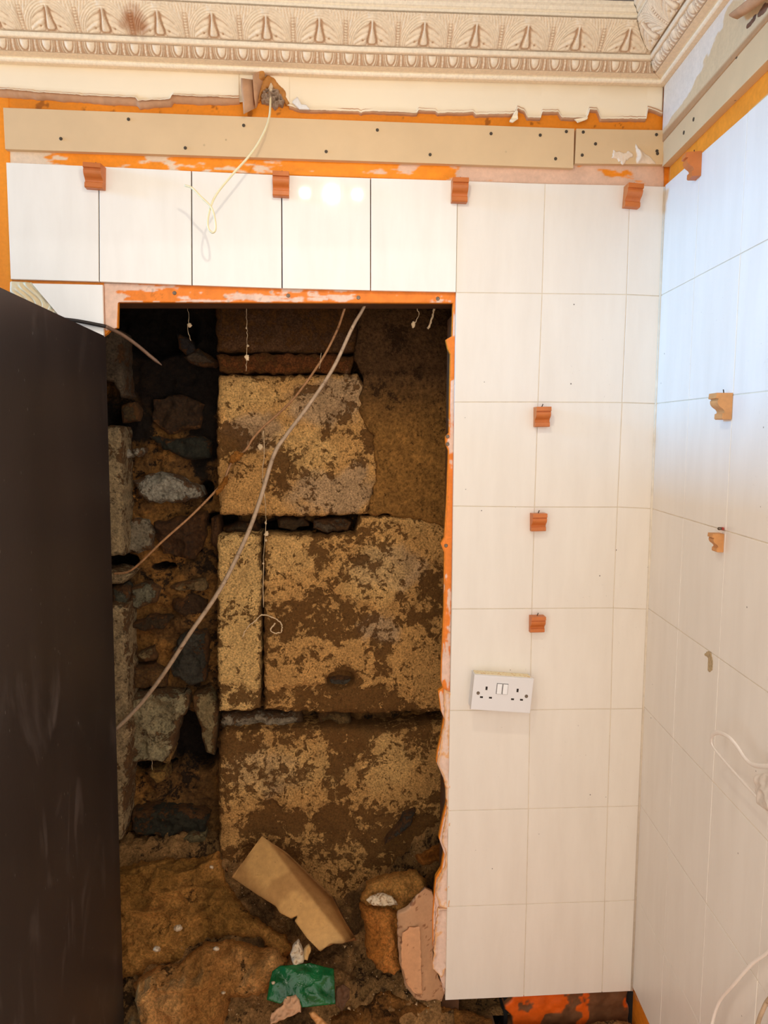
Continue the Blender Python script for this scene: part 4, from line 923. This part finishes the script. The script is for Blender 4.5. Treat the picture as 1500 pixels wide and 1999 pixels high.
# cardboard sheet with a bent edge
fr = FT(580, 1750, .10, .75, -.25)
fold = [np.array(fr.uv(525, 1648)), np.array(fr.uv(672, 1838))]
def card_d(P, d, uv):
    e = fold[1] - fold[0]; e /= np.linalg.norm(e); n = np.array([-e[1], e[0]]); s = (uv - fold[0]) @ n
    s = np.where(((np.array(fr.uv(640, 1740)) - fold[0]) @ n) > 0, s, -s)
    t = (uv - fold[0]) @ e
    return -1.5 * np.maximum(s - .002, 0) - .9 * np.maximum(-s - .07, 0) ** 1.5 + .010 * np.sin(t * 13) + .002 * fbm(P, 30, 3, 3)
def card_c(P, d, uv, H):
    n = fbm(P, 14, 5, 241); n2 = fbm(P, 60, 4, 242); c = lin((206, 156, 92))[None] * (.8 + .3 * n2)[:, None]
    k = (sm(n, .54, .7) * .45)[:, None]; c = c * (1 - k) + lin((150, 100, 52))[None] * k
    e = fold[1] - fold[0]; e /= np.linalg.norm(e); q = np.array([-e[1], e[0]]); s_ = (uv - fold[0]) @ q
    s_ = np.where(((np.array(fr.uv(640, 1740)) - fold[0]) @ q) > 0, s_, -s_); g = (sm(s_ + .012 * (n2 - .5), -.002, .006) * .5)[:, None]; c = c * (1 - g) + lin((146, 98, 52))[None] * g  # band past the fold: its shade and dirt put into the colour
    k = (sm(d, .02, 0) * sm(n, .4, .6) * .3)[:, None]; return c * (1 - k) + lin((110, 74, 38))[None] * k
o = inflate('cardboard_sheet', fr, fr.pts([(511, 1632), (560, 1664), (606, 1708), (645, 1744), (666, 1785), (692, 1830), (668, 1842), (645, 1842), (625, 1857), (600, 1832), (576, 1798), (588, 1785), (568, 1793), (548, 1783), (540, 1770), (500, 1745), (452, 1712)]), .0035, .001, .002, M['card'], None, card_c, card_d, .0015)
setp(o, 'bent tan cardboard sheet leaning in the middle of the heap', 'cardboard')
fr = FT(610, 1822, .055, .55, -.25)
o = inflate('torn_card_layer', fr, fr.pts([(575, 1796), (598, 1782), (640, 1815), (652, 1842), (624, 1856)]), .003, .001, .002, M['card'], None, lambda P, d, uv, H: lin((172, 118, 66))[None] * (.7 + .5 * fbm(P, 40, 4, 3))[:, None], lambda P, d, uv: .008 * np.sin(uv[:, 0] * 50), .0015)
setp(o, 'darker peeled layer of card at the lower end of the bent cardboard', 'cardboard')
# green sheet
fr = FT(590, 1925, -.02, .80, .1)
o = inflate('green_plastic_sheet', fr, fr.pts([(546, 1886), (575, 1884), (606, 1880), (640, 1889), (652, 1891), (655, 1960), (620, 1964), (590, 1967), (584, 1952), (566, 1944), (548, 1960), (521, 1952), (526, 1920), (532, 1896)]), .0028, .001, .002, M['green'], None, None,
            lambda P, d, uv: .022 * (ridg(np.stack([uv[:, 0] + uv[:, 1] * .6, uv[:, 1], uv[:, 0] * 0], 1), 12, 3, 5) - .4) * sm(d, -.01, .02) + .004 * fbm(P, 60, 3, 2), .0008)
setp(o, 'crumpled glossy green plastic sheet on the heap', 'plastic sheet')
def chip(name, px, at, tilt, thick, rim, mat, label, cat, seed=0, colf=None, disp=None, back=.008, jit=.0015, group=None):
    fr = FT(*at, tilt)
    o = inflate(name, fr, rough(fr.pts(px), .006, jit, seed), .002, thick, rim, M[mat], None, colf, disp or (lambda P, d, uv: .008 * (fbm(P, 70, 4, seed) - .5) + .010 * (ridg(P, 55, 3, seed + 3) - .5) * sm(d, 0, .003)), back)
    return setp(o, label, cat, group)
chip('board_shard', [(527, 1996), (530, 1978), (552, 1962), (555, 1948), (566, 1944), (578, 1940), (586, 1952), (588, 1975), (566, 1984), (545, 1994), (528, 2001)], (560, 1970, -.055), .7, .004, .004, 'papertorn', 'pinkish brown paper shard overlapping the green plastic sheet', 'shard', 1)
chip('board_shard', [(656, 1926), (672, 1922), (683, 1930), (682, 1948), (668, 1975), (655, 1962)], (668, 1945, -.02), .7, .004, .004, 'timber', 'dull brown shard right of the green plastic sheet', 'shard', 2)
chip('plaster_flake', [(714, 1756), (728, 1746), (748, 1743), (766, 1750), (778, 1766), (756, 1768), (730, 1768)], (745, 1757, .065), .6, .005, .003, 'plaster_white', 'long white plaster flake on the mineral wool right of the cardboard sheet', 'plaster piece', 3)
chip('plaster_lump', [(566, 1862), (574, 1842), (584, 1832), (590, 1850), (598, 1862), (592, 1880), (574, 1885)], (580, 1862, .03), .5, .012, .012, 'plaster_white', 'whitish broken plaster lump between the cardboard and the green sheet', 'plaster piece', 4)
chip('card_strip', [(594, 1852), (603, 1842), (608, 1850), (600, 1876), (594, 1874)], (600, 1860, .02), .5, .003, .004, 'card', 'small tan card strip beside the broken plaster lump', 'cardboard', 5, lambda P, d, uv, H: lin((200, 156, 96))[None] * np.ones((len(P), 1)))
chip('wood_splinter', [(603, 1978), (612, 1972), (640, 1999), (640, 2015), (625, 2012)], (620, 1995, -.07), .7, .006, .006, 'wood_raw', 'short dirty wooden splinter at the bottom edge below the green sheet', 'wood piece', 6)
for k, (x, y, r_, dd, lab) in enumerate([(347, 1812, 9, .10, 'angular white plaster piece on top of the large brown mineral wool'), (306, 1852, 9, .05, 'flat white plaster piece near the black appliance, on the wool edge'), (436, 1938, 5, -.02, 'tiny white plaster piece on the lowest lump of mineral wool'),
                                      (413, 1693, 5, .19, 'tiny white plaster piece near the top of the mineral wool'), (423, 1852, 7, .04, 'pale plaster piece in the fold between the two left mineral wool lumps'), (533, 1918, 4, -.045, 'small pale plaster piece on the left corner of the green sheet')]):
    rr = random.Random(k); px = [(x + r_ * rr.uniform(.7, 1.1) * math.cos(a), y + r_ * rr.uniform(.6, 1.0) * math.sin(a)) for a in [i * 2 * math.pi / 7 for i in range(7)]]
    chip('plaster_chip', px, (x, y, dd - .03), .6, .006, .0025, 'plaster_white', lab, 'plaster piece', 10 + k, back=.006, jit=.0008)

# brown peeled board paper at the lower right edge of the opening
def peel_c(base):
    def f(P, d, uv, H):
        n2 = fbm(P, 60, 4, 251); n = fbm(P, 130, 3, 252); c = lin(base)[None] * (.85 + .25 * n2)[:, None]; k = (sm(n, .68, .72) * .7)[:, None]; return c * (1 - k) + lin((120, 70, 40))[None] * k
    return f
f_ = FB(.004)
o = inflate('peeled_board_paper', f_, rough(f_.pts([(776, 1778), (798, 1768), (812, 1748), (830, 1735), (845, 1742), (851, 1765), (850, 1810), (846, 1850), (846, 1880), (858, 1912), (870, 1935), (862, 1957), (846, 1950), (812, 1945), (792, 1925), (780, 1880), (776, 1830)]), .008, .0015, 8), .003, .0015, .003, M['skin'], None, peel_c((190, 146, 108)), lambda P, d, uv: .012 * np.sin(uv[:, 0] * 45 + uv[:, 1] * 8), .002)
setp(o, 'large brown sheet of peeled board paper hanging at the ragged opening edge', 'torn paper')
f_ = FB(-.016)
o = inflate('peeled_board_paper', f_, rough(f_.pts([(786, 1822), (800, 1812), (820, 1810), (822, 1850), (823, 1900), (824, 1940), (812, 1942), (796, 1925), (785, 1890), (783, 1850)]), .006, .0015, 9), .003, .0015, .003, M['skin'], None, peel_c((210, 156, 112)), lambda P, d, uv: .006 * np.sin(uv[:, 0] * 60), .002)
setp(o, 'narrow lighter strip of peeled paper in front of the large brown one', 'torn paper')

# ------------------------------------------------------------------ the black appliance on the left
xf = FB(-.03).uv(208, 700)[0]; zt = FB(-.03).uv(205, 656)[1] + Z0
fg = empty('refrigerator', (xf - .3, -.36, 0), 'tall scuffed matt black appliance standing left of the opening', 'appliance')
def box(name, x0, x1, y0, y1, z0, z1, mat, parent, bev=.004):
    bm = bmesh.new(); bmesh.ops.create_cube(bm, size=1.0)
    for v in bm.verts: v.co = Vector(((x0 + x1) / 2 + v.co.x * (x1 - x0), (y0 + y1) / 2 + v.co.y * (y1 - y0), (z0 + z1) / 2 + v.co.z * (z1 - z0)))
    if bev: bmesh.ops.bevel(bm, geom=list(bm.edges), offset=bev, segments=2, affect='EDGES')
    me = bpy.data.meshes.new(name); bm.to_mesh(me); bm.free(); return link(name, me, parent, mat)
box('body', xf - .6, xf, -.72, -.03, .035, zt, M['fridge'], fg, .003)
box('door_seal', xf - .595, xf - .006, -.732, -.72, .05, zt - .01, M['rubber'], fg, .001)
d_ = box('door', xf - .6, xf, -.79, -.732, .66, zt, M['fridge'], fg, .006)
box('door', xf - .6, xf, -.79, -.732, .05, .65, M['fridge'], fg, .006)
box('handle', xf - .57, xf - .545, -.825, -.795, .85, 1.25, M['screw'], d_, .004)
for a in (xf - .55, xf - .05):
    for b_ in (-.58, -.08): box('foot', a - .018, a + .018, b_ - .018, b_ + .018, 0, .036, M['rubber'], fg, .003)

# ------------------------------------------------------------------ cables
def B3(px, py, y): return hit(px, py, (0, y, 0), np.array([0, -1., 0]))
def R3(px, py, off): return hit(px, py, np.array([XC, 0, Z0]) + RN * off, RN)
t = tube('cable', [B3(40, 628, -.014), B3(80, 622, -.014), B3(140, 625, -.014), B3(206, 637, -.008)], .0042, M['cable_black'])
setp(t, 'thick black cable rising over the top of the black appliance into the opening', 'cable')
w_ = tube('worn_end', [B3(206, 637, -.008), B3(238, 653, .03), B3(268, 674, .06), B3(292, 694, .08), B3(316, 713, .09)], .0042, M['cable_worn'], t, rad=lambda s: 1 - .75 * max(0, (s - .88) / .12))
w_['label'] = 'worn brown-grey end of the black cable'
o = tube('cable', [B3(528, 180, .004), B3(528, 200, -.010), B3(526, 228, -.03), B3(516, 258, -.045), B3(492, 298, -.060), B3(452, 343, -.075), B3(425, 376, -.080), B3(412, 402, -.080), B3(406, 428, -.080), B3(407, 446, -.080), B3(415, 454, -.082), B3(421, 447, -.084), B3(419, 425, -.085), B3(412, 404, -.086), B3(392, 384, -.084), B3(375, 367, -.080), B3(361, 362, -.076)],
         .0024, M['cable_cream'], sub=7)
setp(o, 'thin cream cable hanging from the hole under the cornice, end twisted into a loop', 'cable')
o = tube('cable', [B3(716, 590, .06), B3(704, 612, .07), B3(688, 640, .085), B3(650, 720, .11), B3(600, 795, .13), B3(560, 848, .14), B3(535, 888, .145), B3(508, 975, .15), B3(480, 1050, .15), B3(430, 1150, .15), B3(370, 1238, .16), B3(330, 1300, .18), B3(298, 1345, .21), B3(265, 1385, .235), B3(226, 1424, .245)],
         .0050, M['cable_grey'], rad=lambda s: .72 + .38 * min(1, s * 2))
setp(o, 'long thick pale grey cable sweeping across the opening from top right to lower left', 'cable')
o = tube('cable', [B3(676, 592, .10), B3(670, 612, .10), B3(656, 650, .13), B3(626, 706, .16), B3(572, 780, .20), B3(516, 832, .225), B3(494, 856, .235), B3(480, 878, .24), B3(452, 904, .245), B3(436, 940, .24), B3(412, 968, .23), B3(370, 1010, .22), B3(318, 1056, .22), B3(258, 1112, .24), B3(222, 1120, .25)],
         .0030, M['cable_brown'])
setp(o, 'thinner rusty cable behind the thick grey one, with fluff caught on it', 'cable')
def fluff(px, at, lab):
    fr = FT(*at, .2); o2 = inflate('fluff', fr, rough(fr.pts(px), .004, .002, 5), .0015, .006, .008, M['wool'], o, wool_col((150, 92, 34), (196, 128, 56), 3), lambda P, d, uv: .006 * (fbm(P, 120, 4, 3) - .5), .003)
    o2['label'] = lab; return o2
fluff([(448, 892), (462, 880), (476, 884), (470, 896), (456, 904), (446, 902)], (460, 890, .225), 'orange fluff caught on the cable')
fluff([(420, 962), (432, 940), (444, 926), (446, 938), (436, 956), (424, 966)], (432, 948, .225), 'orange fluff caught on the cable')
o = tube('cable', [R3(1640, 1560, .02), R3(1570, 1510, .03), R3(1530, 1497, .03), R3(1500, 1496, .03), R3(1472, 1493, .028), R3(1455, 1480, .03), R3(1438, 1455, .035), R3(1422, 1438, .04), R3(1404, 1430, .04), R3(1391, 1436, .036), R3(1391, 1454, .032), R3(1408, 1478, .03), R3(1445, 1520, .028), R3(1478, 1556, .026), R3(1502, 1588, .024), R3(1530, 1625, .02), R3(1590, 1700, .02), R3(1600, 1900, .02), R3(1560, 2100, .02)], .0042, M['cable_bright'], flat=.55)
setp(o, 'flat white cable bent into a hairpin loop on the right wall', 'cable')
o = tube('cable', [R3(1640, 1700, .015), R3(1580, 1780, .02), R3(1530, 1830, .02), R3(1498, 1860, .02), R3(1468, 1882, .025), R3(1436, 1918, .03), R3(1408, 1950, .03), R3(1394, 1985, .03), R3(1386, 2030, .03), R3(1380, 2120, .02)], .0030, M['cable_bright'])
setp(o, 'thin white cable hanging low on the right wall, running off the bottom edge', 'cable')
o = tube('cable', [R3(1640, 1840, .015), R3(1580, 1880, .02), R3(1530, 1925, .02), R3(1502, 1950, .02), R3(1490, 1972, .024), R3(1480, 2000, .026), R3(1474, 2040, .026), R3(1466, 2120, .02)], .0034, M['cable_grey'])
setp(o, 'short greyish cable in the bottom right corner of the frame', 'cable')
fr = FR(.03)
o = inflate('plastic_wrap', fr, rough(fr.pts([(1486, 1512), (1496, 1508), (1530, 1510), (1540, 1580), (1512, 1586), (1494, 1572), (1488, 1540)]), .005, .001, 3), .002, .010, .008, M['wrap'], None, None, lambda P, d, uv: .010 * (ridg(P, 30, 3, 3) - .4), .02)
setp(o, 'crumpled whitish plastic wrap at the right edge beside the hairpin cable', 'plastic')

# cobwebs and dust strings
def web(pts, lab, r=.0009, seed=0, lumps=()):
    rnd = random.Random(seed); parts = []
    P = [B3(*q) for q in pts]; Q = catmull(P, 6); rr = random.Random(seed)
    Q = [q + np.array([rr.uniform(-1, 1) * .0012, 0, rr.uniform(-1, 1) * .0012]) for q in Q]
    o = tube('cobweb', Q, r, M['web'], sub=1, seg=5, rad=lambda s: .6 + .9 * rnd.random())
    for k, (x, y, d, s) in enumerate(lumps):
        f = FB(d); px = [(x + s * rr.uniform(.5, 1.1) * math.cos(a), y + s * rr.uniform(.6, 1.3) * math.sin(a)) for a in [i * 2 * math.pi / 7 for i in range(7)]]
        inflate('dust_clump', f, rough(f.pts(px), .0022, .0009, k), .0009, .002, .003, M['web'], o, None, None, .002)
    return setp(o, lab, 'cobweb')
web([(481, 598, .16), (482, 630, .16), (483, 660, .16), (482, 698, .16), (480, 725, .16)], 'thin dusty cobweb strand hanging below the head of the opening at the left', .0006, 1, [(482, 698, .158, 6), (481, 640, .158, 2.5), (484, 675, .158, 3)])
web([(514, 842, .235), (516, 880, .24), (513, 930, .25), (518, 985, .255), (519, 1030, .25), (515, 1080, .262), (514, 1130, .262), (514, 1185, .262)], 'long vertical cobweb strand over the crack in the stone', .0009, 2, [(508, 873, .238, 6), (519, 1020, .25, 4), (520, 1042, .25, 6), (519, 1055, .25, 3), (514, 1100, .26, 3)])
web([(474, 1244, .26), (482, 1226, .258), (498, 1212, .256), (514, 1200, .255), (535, 1207, .256), (549, 1218, .258), (550, 1232, .258), (540, 1236, .258), (528, 1230, .258), (538, 1216, .257)], 'pale forked cobweb string curling at the middle of the stone wall', .0016, 3)
web([(366, 596, .16), (369, 625, .16), (366, 640, .16), (372, 665, .17)], 'short cobweb strand against the black soot at upper left', .0006, 4, [(370, 635, .158, 5)])
web([(812, 598, .12), (818, 615, .12), (808, 634, .12)], 'cobweb with a dust clump near the upper right corner of the opening', .0008, 5, [(808, 634, .118, 6)])
web([(848, 603, .11), (845, 618, .11), (836, 642, .11)], 'stubby pale dust string at the upper right corner of the opening', .0024, 6)
web([(297, 1484, .27), (298, 1503, .27)], 'tiny cobweb strand under the big grey stone', .0006, 7)
web([(628, 690, .08), (624, 720, .08)], 'tiny cobweb strand between the two cables', .0004, 8)

# ------------------------------------------------------------------ moulding offcuts
BPR = [(0, 0), (.030, 0), (.031, -.010), (.026, -.0108), (.026, -.0125), (.0272, -.0135), (.0276, -.016), (.0272, -.019), (.0260, -.0218), (.0240, -.0245), (.0212, -.0268), (.0184, -.0286), (.0160, -.0306), (.0144, -.033), (.0138, -.0355), (.0146, -.0372), (.0176, -.0382), (.0179, -.0470), (.0155, -.049), (0, -.049)]
def offcut(fr, px, py, w, rot, label, sc=1.0, mat='wood', chamf=.0, nail=True, hang=0.0):
    """ogee moulding offcut: profile extruded along the wall; px,py = middle of its top edge"""
    u0, v0 = fr.uv(px, py); base = fr.w(np.array([u0, v0]), np.array(0.)).ravel()
    th = empty('moulding_offcut', tuple(base), label, 'wood block', 'moulding offcuts fixed on the tile joints')
    V = []; n = len(BPR); cr, sr = math.cos(rot), math.sin(rot)
    for s in (-1, 1):
        for (d, z) in BPR:
            u = s * (w / 2 - chamf * (d / .03 if s > 0 else 0)); z *= sc; V.append(fr.w(np.array([u0 + u * cr - z * sr, v0 + u * sr + z * cr]), np.array(d * sc + .0004)).ravel())
    F = [tuple(range(n)), tuple(range(2 * n - 1, n - 1, -1))] + [(i, n + i, n + (i + 1) % n, (i + 1) % n) for i in range(n)]
    bm = bmesh.new(); vs = [bm.verts.new(v) for v in V]
    for f in F: bm.faces.new([vs[i] for i in f])
    bmesh.ops.recalc_face_normals(bm, faces=bm.faces); bmesh.ops.triangulate(bm, faces=[f for f in bm.faces if len(f.verts) > 4])
    me = bpy.data.meshes.new('block'); bm.to_mesh(me); bm.free(); link('block', me, th, M[mat])
    if nail:
        a = fr.w(np.array([u0, v0 + .0005]), np.array(.010)).ravel(); b_ = fr.w(np.array([u0 + .002, v0 + .007]), np.array(.012)).ravel()
        tube('nail', [a, (a + b_) / 2, b_], .0012, M['screw_dark'], th, sub=2, seg=6)
    return th
F0 = FB(0.0)
offcut(F0, 189, 327, .041, -.04, 'orange-brown moulding offcut at the top tile edge, first from the left', chamf=.004)
offcut(F0, 550, 343, .036, -.02, 'orange-brown moulding offcut at the top tile edge, second from the left, under the flap')
offcut(F0, 896, 355, .036, .0, 'orange-brown moulding offcut at the top tile edge above the opening corner, with a splinter')
offcut(F0, 1233, 366, .036, -.05, 'orange-brown moulding offcut at the top tile edge, nearest the room corner')
offcut(F0, 1056, 795, .035, .02, 'orange-brown moulding offcut uppermost of the three in the vertical row of tiles', .95)
offcut(F0, 1049, 1001, .035, .02, 'orange-brown moulding offcut in the middle of the vertical row of three', .88)
offcut(F0, 1047, 1200, .035, .01, 'orange-brown moulding offcut lowest of the vertical row, above the socket', .83)
F1 = FR(0.0)
offcut(F1, 1366, 300, .030, .0, 'moulding offcut high on the right wall under the orange band', 1.0, chamf=.006)
offcut(F1, 1424, 768, .034, .0, 'pale-ended moulding offcut on the right wall beside the daylight patch', 1.0, mat='wood_raw')
ob = offcut(F1, 1410, 1041, .022, .0, 'small broken moulding offcut on the right wall below the red wall plug', .72, mat='wood_raw', nail=False)
wp = tube('wall_plug', [R3(1411, 1032, 0.0), R3(1411, 1032, .004), R3(1410, 1032, .007)], .0030, M['red_plug'], sub=1); setp(wp, 'red wall plug with a screw in a tile joint of the right wall', 'wall plug')
tube('screw', [R3(1409, 1032, .006), R3(1406, 1032, .012), R3(1404, 1032, .015)], .0030, M['screw'], wp, sub=1)

# ------------------------------------------------------------------ double socket
fr = FB(0.0); cx, cz = FB(-.04).uv(981, 1355); sk = empty('double_socket', (cx, 0, cz + Z0), 'white double wall socket with two switches, mounted crooked on the tiles', 'socket')
ang = -.085; ca, sa = math.cos(ang), math.sin(ang)
sfr = Frame((cx, 0, cz + Z0), (ca, 0, sa), (-sa, 0, ca), (0, -1, 0))
def rect(w, h, ox=0, oy=0): return [(ox - w / 2, oy - h / 2), (ox + w / 2, oy - h / 2), (ox + w / 2, oy + h / 2), (ox - w / 2, oy + h / 2)]
plate('back_box', sfr, rect(.142, .084), .0005, .032, M['white_plastic'], sk, bev=.001)
plate('face_plate', sfr, rect(.146, .086), .0321, .041, M['white_plastic'], sk, bev=.002)
for s in (-1, 1):
    sw_ = plate('switch', sfr, rect(.0115, .0245, s * .0072 - .002, .013), .0411, .0445, M['switch_plastic'], sk, bev=.0012)
    plate('switch_surround', sfr, rect(.0135, .0265, s * .0072 - .002, .013), .0405, .0412, M['slot'], sk)
    o2 = s * .038
    plate('earth_slot', sfr, rect(.0048, .0085, o2 - .002, .012), .0405, .0413, M['slot'], sk)
    for q in (-1, 1): plate('pin_slot', sfr, rect(.0072, .0042, o2 + q * .011 - .001, -.0105), .0405, .0413, M['slot'], sk)
    u = s * .059
    V = []; F = []; n = 12
    for a, hh in [(.0042, .0410), (.0042, .0414), (.0030, .0414), (.0020, .0411), (.0001, .0411)]:
        for k in range(n): V.append(sfr.w(np.array([u + a * math.cos(k * 2 * math.pi / n), -.001 + a * math.sin(k * 2 * math.pi / n)]), np.array(hh)).ravel())
    for i in range(4):
        for k in range(n): F.append((i * n + k, i * n + (k + 1) % n, (i + 1) * n + (k + 1) % n, (i + 1) * n + k))
    mesh('screw', V, F, M['screw'], sk)
def dust(P, d, uv, H):
    n = fbm(P, 350, 3, 3); k = sm(n, .60, .68)[:, None]; return lin((240, 224, 184))[None] * (1 - k) + lin((214, 168, 110))[None] * k
td = Frame(sfr.w(np.array([0, .0425]), np.array(0.)).ravel(), (ca, 0, sa), (0, -1, 0), (-sa, 0, ca))
inflate('dust_layer', td, [(-.069, .002), (.069, .002), (.069, .031), (-.069, .031)], .002, .0008, .003, M['skin'], sk, dust, None, .0004)
